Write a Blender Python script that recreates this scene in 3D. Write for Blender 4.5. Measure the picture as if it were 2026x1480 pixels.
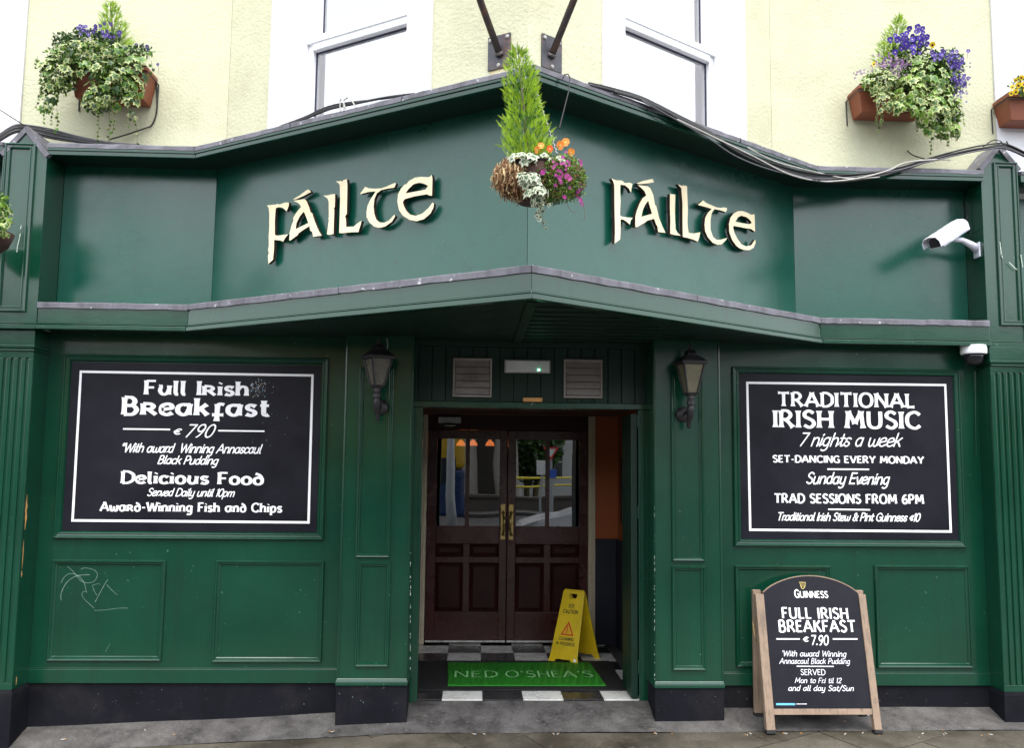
import bpy, math, random
from mathutils import Vector, Matrix
from mathutils.geometry import tessellate_polygon
for o in list(bpy.data.objects): bpy.data.objects.remove(o)
SC = bpy.context.scene
COL = SC.collection
R = math.radians
# ------------------------------------------------------------------ camera
EYE = Vector((0, 0, 1.64))
FPX, CX, CY = 1750.0, 1013.0, 740.0
PIT, ROL, YAW = .0998, .0105, .0422
_fw = Vector((0, math.cos(PIT), math.sin(PIT))); _up = Vector((0, -math.sin(PIT), math.cos(PIT))); _rt = Vector((1, 0, 0))
_r2 = _rt*math.cos(ROL)+_up*math.sin(ROL); _u2 = _up*math.cos(ROL)-_rt*math.sin(ROL)
_W = Matrix.Rotation(-YAW, 3, 'Z')
CR, CU, CF = _W @ _r2, _W @ _u2, _W @ _fw
cam = bpy.data.cameras.new('camera'); camo = bpy.data.objects.new('camera', cam); COL.objects.link(camo)
m = Matrix((CR, CU, -CF)).transposed().to_4x4(); m.translation = EYE
camo.matrix_world = m
cam.sensor_width = 36; cam.lens = FPX/2026*36; cam.clip_end = 500; cam.clip_start = .05
SC.camera = camo
SC.render.resolution_x = 1024; SC.render.resolution_y = 749
# ------------------------------------------------------------------ light
w = bpy.data.worlds.new('World'); SC.world = w; w.use_nodes = True
nt = w.node_tree; bg = nt.nodes['Background']
sky = nt.nodes.new('ShaderNodeTexSky'); sky.sky_type = 'NISHITA'; sky.sun_disc = False
SUN_EL, SUN_AZ = 70, 170     # azimuth clockwise from +Y: behind the photographer, a little to the right
sky.sun_elevation = R(SUN_EL); sky.sun_rotation = R(SUN_AZ); sky.air_density = 1.0; sky.dust_density = 2.0; sky.ozone_density = 1.0
hs = nt.nodes.new('ShaderNodeHueSaturation'); hs.inputs['Saturation'].default_value = .22
nt.links.new(sky.outputs[0], hs.inputs['Color']); nt.links.new(hs.outputs[0], bg.inputs[0])
bg.inputs[1].default_value = .15
sl = bpy.data.lights.new('sun', 'SUN'); sl.energy = .6; sl.angle = R(40); sl.color = (1, .965, .9)
so = bpy.data.objects.new('sun', sl); COL.objects.link(so)
sd = Vector((math.sin(R(SUN_AZ))*math.cos(R(SUN_EL)), math.cos(R(SUN_AZ))*math.cos(R(SUN_EL)), math.sin(R(SUN_EL))))
so.rotation_euler = sd.to_track_quat('Z', 'Y').to_euler(); so.location = (3, -8, 9)
vs = SC.view_settings; vs.view_transform = 'Standard'; vs.look = 'None'; vs.exposure = 2.05; vs.gamma = 1; vs.use_curve_mapping = False
random.seed(7)
rnd = random.random
def ru(a, b): return a+(b-a)*rnd()
# ------------------------------------------------------------------ helpers
def ray(x, y):
    return (CR*((x-CX)/FPX) - CU*((y-CY)/FPX) + CF)
def U(x, y, Y=None, Z=None, X=None):
    d = ray(x, y)
    t = (Y/d.y) if Y is not None else ((Z-EYE.z)/d.z if Z is not None else X/d.x)
    return EYE+d*t
class Fr:
    """a work plane: origin, s axis, t axis (up), n outward"""
    def __init__(s, O, S=(1, 0, 0), T=(0, 0, 1)):
        s.O = Vector(O); s.S = Vector(S).normalized(); s.T = Vector(T).normalized(); s.N = s.S.cross(s.T)
    def p(s, a, n, t): return s.O+s.S*a+s.N*n+s.T*t
    def px(s, x, y, n=0):
        d = ray(x, y); o = s.O+s.N*n
        q = EYE+d*((o-EYE).dot(s.N)/d.dot(s.N))-o
        return q.dot(s.S), q.dot(s.T)
    def rect(s, x0, y0, x1, y1, n=0):
        xm, ym = (x0+x1)/2, (y0+y1)/2
        return s.px(x0, ym, n)[0], s.px(x1, ym, n)[0], s.px(xm, y1, n)[1], s.px(xm, y0, n)[1]
def FY(Y): return Fr((0, Y, 0))
def tag(o, label, cat, group=None):
    o['label'] = label; o['category'] = cat
    if group: o['group'] = group
    return o
def thing(name, label, cat, loc=(0, 0, 0), group=None):
    o = bpy.data.objects.new(name, None); COL.objects.link(o); o.empty_display_size = .05
    o.location = loc
    return tag(o, label, cat, group)
def adopt(o, parent):
    o.parent = parent
    l = parent.location.copy(); pp = parent.parent
    while pp: l += pp.location; pp = pp.parent
    o.location = o.location-l
class MB:
    def __init__(s): s.v = []; s.f = []; s.m = []
    def add(s, vs_, fs, mi=0):
        b = len(s.v); s.v += [tuple(v) for v in vs_]
        for f in fs: s.f.append([b+i for i in f]); s.m.append(mi)
        return s
    def hexa(s, P, mi=0):   # P: 4 bottom ccw (seen from top), 4 top
        return s.add(P, [(3, 2, 1, 0), (4, 5, 6, 7), (0, 1, 5, 4), (1, 2, 6, 5), (2, 3, 7, 6), (3, 0, 4, 7)], mi)
    def box(s, fr, s0, s1, n0, n1, t0, t1, mi=0):
        if n0 > n1: n0, n1 = n1, n0
        if s0 > s1: s0, s1 = s1, s0
        return s.hexa([fr.p(s0, n1, t0), fr.p(s1, n1, t0), fr.p(s1, n0, t0), fr.p(s0, n0, t0),
                       fr.p(s0, n1, t1), fr.p(s1, n1, t1), fr.p(s1, n0, t1), fr.p(s0, n0, t1)], mi)
    def quad(s, a, b, c, d, mi=0): return s.add([a, b, c, d], [(0, 1, 2, 3)], mi)
    def tube(s, pts, r, seg=8, mi=0, caps=True):
        pts = [Vector(p) for p in pts]; n = len(pts)
        if not hasattr(r, '__len__'): r = [r]*n
        b = len(s.v); prev = None
        for i, p in enumerate(pts):
            t = (pts[min(i+1, n-1)]-pts[max(i-1, 0)]).normalized()
            if prev is None:
                a = Vector((0, 0, 1)) if abs(t.z) < .9 else Vector((1, 0, 0)); u = t.cross(a).normalized()
            else: u = (prev-t*prev.dot(t)).normalized()
            prev = u; v = t.cross(u)
            for k in range(seg):
                an = 2*math.pi*k/seg; s.v.append(tuple(p+(u*math.cos(an)+v*math.sin(an))*r[i]))
        for i in range(n-1):
            for k in range(seg):
                k2 = (k+1) % seg; s.f.append([b+i*seg+k, b+i*seg+k2, b+(i+1)*seg+k2, b+(i+1)*seg+k]); s.m.append(mi)
        if caps:
            s.f.append([b+k for k in range(seg)][::-1]); s.m.append(mi)
            s.f.append([b+(n-1)*seg+k for k in range(seg)]); s.m.append(mi)
        return s
    def lathe(s, c, prof, seg=20, mi=0, axis=(0, 0, 1)):
        ax = Vector(axis).normalized(); a = Vector((1, 0, 0)) if abs(ax.x) < .9 else Vector((0, 1, 0))
        u = ax.cross(a).normalized(); v = ax.cross(u); c = Vector(c); b = len(s.v)
        for r, h in prof:
            for k in range(seg):
                an = 2*math.pi*k/seg; s.v.append(tuple(c+ax*h+(u*math.cos(an)+v*math.sin(an))*max(r, 1e-5)))
        for i in range(len(prof)-1):
            for k in range(seg):
                k2 = (k+1) % seg; s.f.append([b+i*seg+k, b+i*seg+k2, b+(i+1)*seg+k2, b+(i+1)*seg+k]); s.m.append(mi)
        s.f.append([b+k for k in range(seg)][::-1]); s.m.append(mi); s.f.append([b+(len(prof)-1)*seg+k for k in range(seg)]); s.m.append(mi)
        return s
    def loft(s, fr, s0, s1, t0, t1, n, prof, mi=0, close=False):
        """rectangular moulding: prof = [(inset, height)]"""
        b = len(s.v)
        for i, h in prof:
            for a, t in ((s0+i, t0+i), (s1-i, t0+i), (s1-i, t1-i), (s0+i, t1-i)): s.v.append(tuple(fr.p(a, n+h, t)))
        for j in range(len(prof)-1):
            for k in range(4):
                k2 = (k+1) % 4; s.f.append([b+j*4+k, b+j*4+k2, b+(j+1)*4+k2, b+(j+1)*4+k]); s.m.append(mi)
        if close: s.f.append([b+(len(prof)-1)*4+k for k in range(4)]); s.m.append(mi)
        return s
    def extr(s, fr, pts, n0, n1, mi=0, mside=None, holes=()):
        """extruded outline (s,t) between n0 and n1 (front)"""
        if mside is None: mside = mi
        loops = [list(pts)]+[list(h) for h in holes]
        tri = tessellate_polygon([[Vector((a, b_, 0)) for a, b_ in l] for l in loops])
        flat = [q for l in loops for q in l]; b = len(s.v)
        s.v += [tuple(fr.p(a, n1, t)) for a, t in flat]; N = len(flat); s.v += [tuple(fr.p(a, n0, t)) for a, t in flat]
        for t in tri:
            A, B, C = (flat[i] for i in t)
            cr = (B[0]-A[0])*(C[1]-A[1])-(B[1]-A[1])*(C[0]-A[0])
            t = list(t) if cr > 0 else list(t)[::-1]
            s.f.append([b+i for i in t]); s.m.append(mi); s.f.append([b+N+i for i in t[::-1]]); s.m.append(mside)
        o = 0
        for li, l in enumerate(loops):
            ar = sum(l[i][0]*l[(i+1) % len(l)][1]-l[(i+1) % len(l)][0]*l[i][1] for i in range(len(l)))
            for i in range(len(l)):
                j = (i+1) % len(l); q = [b+o+i, b+o+j, b+N+o+j, b+N+o+i]
                if (ar > 0) == (li == 0): q = q[::-1]
                s.f.append(q); s.m.append(mside)
            o += len(l)
        return s
    def build(s, name, mats, parent=None, smooth=False, bev=0, kind=None, fixn=False):
        me = bpy.data.meshes.new(name)
        if not isinstance(mats, (list, tuple)): mats = [mats]
        if parent is not None:
            l = parent.location.copy(); pp = parent.parent
            while pp: l += pp.location; pp = pp.parent
            me.from_pydata([tuple(Vector(v)-l) for v in s.v], [], s.f)
        else: me.from_pydata(s.v, [], s.f)
        for mt in mats: me.materials.append(mt)
        me.polygons.foreach_set('material_index', s.m)
        if smooth: me.polygons.foreach_set('use_smooth', [True]*len(me.polygons))
        me.update()
        o = bpy.data.objects.new(name, me); COL.objects.link(o)
        if parent is not None: o.parent = parent
        if bev:
            b = o.modifiers.new('bevel', 'BEVEL'); b.width = bev; b.segments = 2; b.limit_method = 'ANGLE'; b.angle_limit = R(40)
        if kind: o['kind'] = kind
        return o
def clone(o, parent=None, mat=None):
    c = o.copy(); COL.objects.link(c)
    if parent: c.parent = parent
    if mat: c.matrix_world = mat
    for k in ('label', 'category', 'group'):
        if parent and k in c: del c[k]
    return c
def clone_tree(o, parent=None):
    c = o.copy(); COL.objects.link(c); c.parent = parent
    for ch in list(o.children): clone_tree(ch, c)
    return c
# ------------------------------------------------------------------ materials
def newmat(name):
    m = bpy.data.materials.new(name); m.use_nodes = True; nt = m.node_tree
    return m, nt, nt.nodes['Principled BSDF']
def N(nt, t, **k):
    n = nt.nodes.new(t)
    for a, b in k.items():
        if a.startswith('_'): setattr(n, a[1:], b)
        else: n.inputs[a.replace('_', ' ')].default_value = b
    return n
def paint(name, col, rough=.5, var=.12, scale=3, bump=.0, bscale=60, metal=0, spec=.5, dark=None, dscale=1.2, damt=.0, streak=False, speck=None, coat=0, rvar=.1, trans=0, dlo=.5, dhi=.72):
    m, nt, b = newmat(name); L = nt.links.new
    tc = N(nt, 'ShaderNodeTexCoord'); geo = N(nt, 'ShaderNodeNewGeometry')
    n1 = N(nt, 'ShaderNodeTexNoise', Scale=scale, Detail=8.0, Roughness=.6); L(geo.outputs['Position'], n1.inputs['Vector'])
    mp = N(nt, 'ShaderNodeMapRange', From_Min=.3, From_Max=.7, To_Min=1-var, To_Max=1+var); L(n1.outputs[0], mp.inputs[0])
    mul = nt.nodes.new('ShaderNodeVectorMath'); mul.operation = 'SCALE'; mul.inputs[0].default_value = col[:3]; L(mp.outputs[0], mul.inputs['Scale'])
    out = mul.outputs[0]
    if dark:
        n2 = N(nt, 'ShaderNodeTexNoise', Scale=dscale, Detail=10.0, Roughness=.65)
        if streak:
            mm = N(nt, 'ShaderNodeMapping'); mm.inputs['Scale'].default_value = (14, 14, .8); L(geo.outputs['Position'], mm.inputs[0]); L(mm.outputs[0], n2.inputs['Vector'])
        else: L(geo.outputs['Position'], n2.inputs['Vector'])
        r2 = N(nt, 'ShaderNodeMapRange', From_Min=dlo, From_Max=dhi, To_Min=0, To_Max=damt); L(n2.outputs[0], r2.inputs[0])
        mx = N(nt, 'ShaderNodeMix'); mx.data_type = 'RGBA'; L(r2.outputs[0], mx.inputs[0]); L(out, mx.inputs[6]); mx.inputs[7].default_value = (*dark, 1); out = mx.outputs[2]
    if speck:
        v = N(nt, 'ShaderNodeTexNoise', Scale=speck[1], Detail=2.0); L(geo.outputs['Position'], v.inputs['Vector'])
        r3 = N(nt, 'ShaderNodeMapRange', From_Min=speck[2], From_Max=speck[2]+.03, To_Min=0, To_Max=speck[3] if len(speck) > 3 else .8); L(v.outputs[0], r3.inputs[0])
        mx = N(nt, 'ShaderNodeMix'); mx.data_type = 'RGBA'; L(r3.outputs[0], mx.inputs[0]); L(out, mx.inputs[6]); mx.inputs[7].default_value = (*speck[0], 1); out = mx.outputs[2]
    L(out, b.inputs['Base Color'])
    rr = N(nt, 'ShaderNodeMapRange', From_Min=.3, From_Max=.7, To_Min=max(.03, rough-rvar), To_Max=min(1, rough+rvar)); L(n1.outputs[0], rr.inputs[0]); L(rr.outputs[0], b.inputs['Roughness'])
    b.inputs['Metallic'].default_value = metal; b.inputs['Specular IOR Level'].default_value = spec; b.inputs['Coat Weight'].default_value = coat
    if bump:
        nb = N(nt, 'ShaderNodeTexNoise', Scale=bscale, Detail=6.0, Roughness=.6); L(geo.outputs['Position'], nb.inputs['Vector'])
        bp = N(nt, 'ShaderNodeBump', Strength=1.0, Distance=bump); L(nb.outputs[0], bp.inputs['Height']); L(bp.outputs[0], b.inputs['Normal'])
    if trans:
        tr = N(nt, 'ShaderNodeBsdfTranslucent'); L(out, tr.inputs[0]); mxs = N(nt, 'ShaderNodeMixShader'); mxs.inputs[0].default_value = trans
        L(b.outputs[0], mxs.inputs[1]); L(tr.outputs[0], mxs.inputs[2]); L(mxs.outputs[0], nt.nodes['Material Output'].inputs[0])
    return m
def emit(name, col, st):
    m, nt, b = newmat(name); b.inputs['Base Color'].default_value = (*col, 1); b.inputs['Emission Color'].default_value = (*col, 1); b.inputs['Emission Strength'].default_value = st
    return m
def glassmat(name, refl, tint=(1, 1, 1), rough=.0, ior=1.5):
    m, nt, b = newmat(name); L = nt.links.new
    t = N(nt, 'ShaderNodeBsdfTransparent'); t.inputs[0].default_value = (*tint, 1)
    g = N(nt, 'ShaderNodeBsdfGlossy', Roughness=rough); g.inputs[0].default_value = (1, 1, 1, 1)
    lw = N(nt, 'ShaderNodeFresnel', IOR=ior); ad = N(nt, 'ShaderNodeMath'); ad.operation = 'ADD'; ad.use_clamp = True; ad.inputs[1].default_value = refl; L(lw.outputs[0], ad.inputs[0])
    n1 = N(nt, 'ShaderNodeTexNoise', Scale=1.3, Detail=1.0); bp = N(nt, 'ShaderNodeBump', Strength=.6, Distance=.004); geo = N(nt, 'ShaderNodeNewGeometry')
    L(geo.outputs['Position'], n1.inputs['Vector']); L(n1.outputs[0], bp.inputs['Height']); L(bp.outputs[0], g.inputs['Normal'])
    mx = N(nt, 'ShaderNodeMixShader'); L(ad.outputs[0], mx.inputs[0]); L(t.outputs[0], mx.inputs[1]); L(g.outputs[0], mx.inputs[2]); L(mx.outputs[0], nt.nodes['Material Output'].inputs[0])
    return m
GRN = (.0036, .045, .024)
M = {}
M['green'] = paint('green_paint', GRN, .18, spec=.6, var=.16, scale=2.2, bump=.0004, bscale=25, streak=True, dark=(.006, .030, .017), dscale=1.0, damt=.55, speck=((.10, .2, .15), 38, .74, .5), rvar=.04)
M['green_ply'] = paint('green_ply_skylit', (.0035, .072, .047), .25, spec=.62, var=.10, scale=1.3, bump=.0005, bscale=18, dark=(.0045, .040, .023), dscale=9, damt=.35, speck=((.02, .04, .03), 17, .75, .8), rvar=.08)  # same green, lightened and blued to paint in the sky's sheen
M['green_dark'] = paint('green_shade_paint', (.003, .022, .013), .5, .15, 3, .0004, 40, spec=.35)  # same green, darkened to paint shade on soffits, header and lobby
M['black'] = paint('black_plinth_paint', (.009, .0095, .013), .75, .25, 5, .002, 30, spec=.08, dark=(.03, .028, .027), dscale=3, damt=.5, speck=((.2, .2, .18), 55, .77, .7))
M['lead'] = paint('lead_sheet', (.135, .132, .155), .55, .35, 9, .003, 14, dark=(.045, .042, .05), dscale=1.0, damt=.75, streak=True, metal=.0, speck=((.6, .6, .62), 24, .68, .7))
M['cream'] = paint('cream_render', (.57, .57, .405), .9, .04, 1.0, .006, 45, dark=(.32, .29, .19), dscale=1.3, damt=.42, spec=.1, speck=((.32, .28, .18), 60, .765, .7))
M['white_render'] = paint('white_render', (.72, .72, .74), .8, .03, 1, .002, 30, spec=.2)
M['pvc'] = paint('white_pvc', (.86, .87, .89), .3, .02, 2, dark=(.5, .48, .45), dscale=14, damt=.25)
M['gasket'] = paint('black_gasket', (.03, .03, .07), .6)
M['sky_sheet'] = paint('sky_white_sheet', (.74, .79, .88), .8, .02)  # bluish white standing for sky mirrored in the upper panes
M['olive'] = paint('olive_curtain', (.33, .34, .24), .9, .1, 8)
M['gold'] = paint('cream_letter_face', (.88, .78, .52), .45, .05, 3, dark=(.75, .45, .16), dscale=2.2, damt=.35)
M['edge'] = paint('letter_edge', (.03, .018, .012), .6, .2, 8)
M['board'] = paint('blackboard_paint', (.010, .010, .015), .4, .2, 3, .0003, 30, spec=.16, dark=(.028, .028, .036), dscale=2.2, damt=.3, speck=((.3, .3, .3), 60, .80, .6))
M['white'] = paint('white_sign_paint', (.90, .89, .90), .6, .03, 20)
M['chalk'] = paint('chalk_pen', (.72, .72, .76), .8, .18, 60)
M['scratch'] = paint('scratch_mark', (.17, .28, .22), .8, .4, 40)
M['wood'] = paint('weathered_wood', (.26, .185, .13), .65, .18, 6, .0015, 50, dark=(.08, .06, .045), dscale=3.5, damt=.8, streak=True)
M['rawwood'] = paint('bare_wood', (.60, .30, .10), .7, .2, 12)
M['maroon'] = paint('maroon_door_varnish', (.050, .009, .0085), .28, .25, 4, .0008, 25, dark=(.012, .006, .006), dscale=2, damt=.6)
M['maroon2'] = paint('maroon_door_panel', (.030, .007, .007), .4, .3, 5, .0006, 25, spec=.18)
M['brass'] = paint('aged_brass', (.42, .31, .12), .3, .3, 20, metal=1)
M['iron'] = paint('black_iron', (.018, .016, .019), .5, .3, 12, .002, 30)
M['rust'] = paint('rusty_iron', (.05, .04, .04), .6, .4, 14, .003, 30, dark=(.20, .075, .03), dscale=7, damt=.8)
M['plate'] = paint('dark_steel_plate', (.045, .045, .055), .45, .4, 18, .003, 25, dark=(.22, .09, .04), dscale=9, damt=.45)
M['bolt'] = paint('pale_bolt', (.4, .39, .36), .4, .2, 20)
M['vent'] = paint('grey_vent_plastic', (.30, .27, .25), .5, .15, 8, dark=(.12, .095, .08), dscale=6, damt=.6)
M['greybox'] = paint('grey_light_body', (.46, .46, .46), .45, .1, 8, dark=(.2, .2, .2), dscale=12, damt=.6)
M['diffuser'] = paint('milky_diffuser', (.55, .56, .55), .3, .1, 10)
M['lampglass'] = paint('milky_lamp_pane', (.11, .10, .075), .3, .15, 8, dark=(.06, .055, .04), dscale=5, damt=.5)
M['lampglass_warm'] = paint('cream_lamp_pane', (.17, .155, .10), .3, .15, 8, dark=(.09, .08, .055), dscale=5, damt=.5)
M['bulb'] = paint('cream_bulb', (.9, .82, .5), .4, .05)
M['cable'] = paint('black_cable', (.010, .010, .011), .5, .2, 20)
M['cablew'] = paint('white_cable', (.42, .40, .37), .45, .15, 30)
M['cableg'] = paint('grey_cable', (.08, .08, .09), .45, .2, 30)
M['cctv'] = paint('white_housing_paint', (.74, .75, .84), .35, .08, 8, dark=(.2, .2, .23), dscale=9, damt=.6, dlo=.52, dhi=.7)
M['smoke'] = paint('smoked_dome', (.012, .011, .014), .08, .1, 4)
M['terracotta'] = paint('terracotta_plastic', (.22, .06, .027), .55, .12, 6, .001, 40, dark=(.2, .06, .03), dscale=4, damt=.6)
M['dkbasket'] = paint('brown_basket_liner', (.06, .028, .022), .8, .3, 20, .006, 40)
M['soil'] = paint('dark_soil', (.02, .014, .01), .95, .3, 30, .01, 30)
M['ivyg'] = paint('ivy_green', (.06, .14, .025), .42, .4, 30, trans=.2)
M['ivygrey'] = paint('ivy_grey_green', (.085, .135, .07), .45, .35, 30, trans=.2)
M['ivyc'] = paint('ivy_cream_edge', (.44, .50, .20), .5, .2, 30, trans=.25)
M['ivyw'] = paint('ivy_white_edge', (.50, .54, .40), .5, .15, 30, trans=.25)
M['ivylime'] = paint('ivy_lime', (.17, .31, .03), .42, .3, 30, trans=.25)
M['leafd'] = paint('dark_leaf', (.018, .05, .012), .4, .4, 30, trans=.15)
M['stem'] = paint('plant_stem', (.10, .085, .04), .7, .3, 30)
M['conif'] = paint('lime_conifer', (.30, .47, .012), .6, .35, 26, trans=.35)
M['conif2'] = paint('shade_green_conifer', (.09, .21, .008), .6, .35, 26, trans=.3)  # darker green that paints shade into the conifer's depth
M['violet'] = paint('violet_petal', (.10, .06, .36), .6, .25, 60, trans=.25)
M['indigo'] = paint('indigo_petal', (.06, .03, .33), .6, .3, 60, trans=.2)
M['mauve'] = paint('mauve_petal', (.30, .12, .38), .6, .25, 60, trans=.25)
M['magenta'] = paint('magenta_petal', (.50, .05, .33), .6, .25, 60, trans=.25)
M['orange'] = paint('orange_petal', (.90, .32, .05), .6, .2, 60, trans=.3)
M['scarlet'] = paint('scarlet_petal', (.85, .13, .02), .6, .2, 60, trans=.3)
M['yellow'] = paint('yellow_petal', (.88, .62, .02), .6, .2, 60, trans=.3)
M['centre'] = paint('flower_centre', (.75, .6, .2), .7, .2, 60)
M['darkc'] = paint('flower_dark_centre', (.06, .015, .02), .7, .2, 60)
M['dried'] = paint('dried_foliage', (.24, .12, .055), .9, .45, 30, trans=.2)
M['dried2'] = paint('pale_dried_bloom', (.55, .44, .24), .9, .3, 40, trans=.2)
M['tilew'] = paint('white_floor_tile', (.66, .66, .62), .28, .05, 6, dark=(.4, .4, .38), dscale=5, damt=.3)
M['tileb'] = paint('black_floor_tile', (.022, .022, .024), .25, .2, 6)
M['grout'] = paint('dark_grout', (.05, .05, .05), .9)
M['rubber'] = paint('black_rubber', (.010, .010, .011), .7, .2, 30, .003, 120)
M['cautiony'] = paint('yellow_plastic', (.74, .52, .012), .35, .08, 6, dark=(.4, .27, .02), dscale=5, damt=.4)
M['cautionred'] = paint('red_print', (.65, .05, .01), .5)
M['ink'] = paint('black_print', (.03, .02, .01), .6)
M['orangewall'] = paint('orange_wall_paint', (.30, .070, .011), .6, .15, 3, .001, 30)
M['navy'] = paint('navy_dado_paint', (.006, .007, .018), .6, .2, 4)
M['jamb'] = paint('cream_door_frame', (.52, .45, .32), .5, .1, 10, .001, 30, dark=(.2, .15, .1), dscale=5, damt=.5)
M['brownwood'] = paint('brown_lintel_varnish', (.10, .035, .015), .5, .2, 6)
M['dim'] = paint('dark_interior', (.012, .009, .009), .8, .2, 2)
M['silver'] = paint('metal_strip', (.6, .58, .55), .4, .25, 30, metal=.3, dark=(.1, .08, .07), dscale=20, damt=.7)
M['butt'] = paint('cigarette_paper', (.40, .39, .37), .8, .1, 30)
M['filter'] = paint('cigarette_filter', (.35, .18, .06), .8, .2, 30)
M['dleaf'] = paint('dry_leaf', (.25, .10, .03), .8, .3, 30)
M['bluep'] = paint('blue_print', (.12, .42, .70), .6)
M['harp'] = paint('gold_print', (.62, .50, .16), .5)
M['glass'] = glassmat('door_glass', .14, (.34, .34, .34))
M['winglass'] = glassmat('window_glass', .40, (1, 1, 1))
# ribbed mat
mt, nt_, b_ = newmat('ribbed_green_mat'); b_.inputs['Base Color'].default_value = (.045, .36, .035, 1); b_.inputs['Roughness'].default_value = .45
g_ = N(nt_, 'ShaderNodeNewGeometry'); wv = N(nt_, 'ShaderNodeTexWave', Scale=34.0, Distortion=.0); wv.bands_direction = 'X'; nt_.links.new(g_.outputs['Position'], wv.inputs['Vector'])
bp_ = N(nt_, 'ShaderNodeBump', Strength=1.0, Distance=.004); nt_.links.new(wv.outputs['Fac'], bp_.inputs['Height']); nt_.links.new(bp_.outputs[0], b_.inputs['Normal'])
cr_ = N(nt_, 'ShaderNodeMapRange', To_Min=.75, To_Max=1.1); nt_.links.new(wv.outputs['Fac'], cr_.inputs[0])
vm_ = nt_.nodes.new('ShaderNodeVectorMath'); vm_.operation = 'SCALE'; vm_.inputs[0].default_value = (.045, .36, .035); nt_.links.new(cr_.outputs[0], vm_.inputs['Scale']); nt_.links.new(vm_.outputs[0], b_.inputs['Base Color'])
M['matg'] = mt
def stone(name, base, seedv, dark, wet=.35):
    m, nt, b = newmat(name); L = nt.links.new; geo = N(nt, 'ShaderNodeNewGeometry'); oi = N(nt, 'ShaderNodeObjectInfo')
    n1 = N(nt, 'ShaderNodeTexNoise', Scale=(2.2 if seedv != 2 else 4.6), Detail=12.0, Roughness=(.62 if seedv != 2 else .74)); L(geo.outputs['Position'], n1.inputs['Vector'])
    n2 = N(nt, 'ShaderNodeTexNoise', Scale=70.0, Detail=5.0, Roughness=.7); L(geo.outputs['Position'], n2.inputs['Vector'])
    cr = N(nt, 'ShaderNodeValToRGB'); cr.color_ramp.elements[0].color = (*dark, 1); cr.color_ramp.elements[1].color = (*base, 1); cr.color_ramp.elements[0].position = .36; cr.color_ramp.elements[1].position = .62
    L(n1.outputs[0], cr.inputs[0])
    mr = N(nt, 'ShaderNodeMapRange', From_Min=.3, From_Max=.7, To_Min=.72, To_Max=1.28); L(n2.outputs[0], mr.inputs[0])
    m3 = N(nt, 'ShaderNodeMapRange', To_Min=.82, To_Max=1.16); L(oi.outputs['Random'], m3.inputs[0])
    mm = N(nt, 'ShaderNodeMath'); mm.operation = 'MULTIPLY'; L(mr.outputs[0], mm.inputs[0]); L(m3.outputs[0], mm.inputs[1])
    sc = nt.nodes.new('ShaderNodeVectorMath'); sc.operation = 'SCALE'; L(cr.outputs[0], sc.inputs[0]); L(mm.outputs[0], sc.inputs['Scale'])
    n4 = N(nt, 'ShaderNodeTexNoise', Scale=34.0, Detail=3.0, Roughness=.5); L(geo.outputs['Position'], n4.inputs['Vector'])
    r4 = N(nt, 'ShaderNodeMapRange', From_Min=.66, From_Max=.70, To_Min=0, To_Max=.55); L(n4.outputs[0], r4.inputs[0])
    mx = N(nt, 'ShaderNodeMix'); mx.data_type = 'RGBA'; L(r4.outputs[0], mx.inputs[0]); L(sc.outputs[0], mx.inputs[6]); mx.inputs[7].default_value = (.14, .135, .13, 1)
    L(mx.outputs[2], b.inputs['Base Color'])
    rr = N(nt, 'ShaderNodeMapRange', From_Min=.35, From_Max=.65, To_Min=wet, To_Max=wet+.35); L(n1.outputs[0], rr.inputs[0]); L(rr.outputs[0], b.inputs['Roughness'])
    bp = N(nt, 'ShaderNodeBump', Strength=1.0, Distance=.003); L(n2.outputs[0], bp.inputs['Height']); L(bp.outputs[0], b.inputs['Normal'])
    return m
M['slab'] = stone('paving_stone', (.082, .072, .054), 1, (.034, .029, .020), .42)
M['apron'] = stone('old_concrete', (.088, .083, .079), 2, (.024, .022, .021), .55)
M['asphalt'] = stone('asphalt', (.028, .03, .034), 3, (.02, .022, .025), .6)
# ------------------------------------------------------------------ key planes
YF, YW, YP, YT, YD = 5.97, 6.22, 6.08, 6.33, 8.20
FP, FW, FT, FD, FF = FY(YP), FY(YW), FY(YT), FY(YD), FY(YF)
Z_B = FF.px(375, 656)[1]
zF = lambda y: FF.px(375, y)[1]
X0 = FF.px(72, 640)[0]; X1 = FF.px(377, 500)[0]; YR = 6.05
P_out = [Vector((X0, YF)), Vector((X1, YF)), Vector((.292, 4.564)), Vector((2.424, YR)), Vector((FY(YR).px(1952, 500)[0], YR))]
def offs(P, d):
    """plan polyline moved inwards (away from the street) by d"""
    out = []
    nn = []
    for i in range(len(P)-1):
        t = (P[i+1]-P[i]).normalized(); nn.append(Vector((-t.y, t.x)))
    for i in range(len(P)):
        if i == 0: out.append(P[0]+nn[0]*d)
        elif i == len(P)-1: out.append(P[-1]+nn[-1]*d)
        else:
            b = (nn[i-1]+nn[i]).normalized(); out.append(P[i]+b*(d/b.dot(nn[i])))
    return out
def v3(p, z): return Vector((p.x, p.y, z))
def seg(mb, i, d0, d1, z0, z1, mi=0, P=None, gap=0, z0b=None, z1b=None):
    P = P or P_out; A, B = offs(P, d0), offs(P, d1)
    a0, a1, b0, b1 = A[i].copy(), A[i+1].copy(), B[i].copy(), B[i+1].copy()
    if gap:
        t = (a1-a0).normalized()*gap; a0 += t; b0 += t; a1 -= t; b1 -= t
    return mb.hexa([v3(a0, z0), v3(a1, z0), v3(b1, z0b if z0b is not None else z0), v3(b0, z0b if z0b is not None else z0),
                    v3(a0, z1), v3(a1, z1), v3(b1, z1b if z1b is not None else z1), v3(b0, z1b if z1b is not None else z1)], mi)
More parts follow.
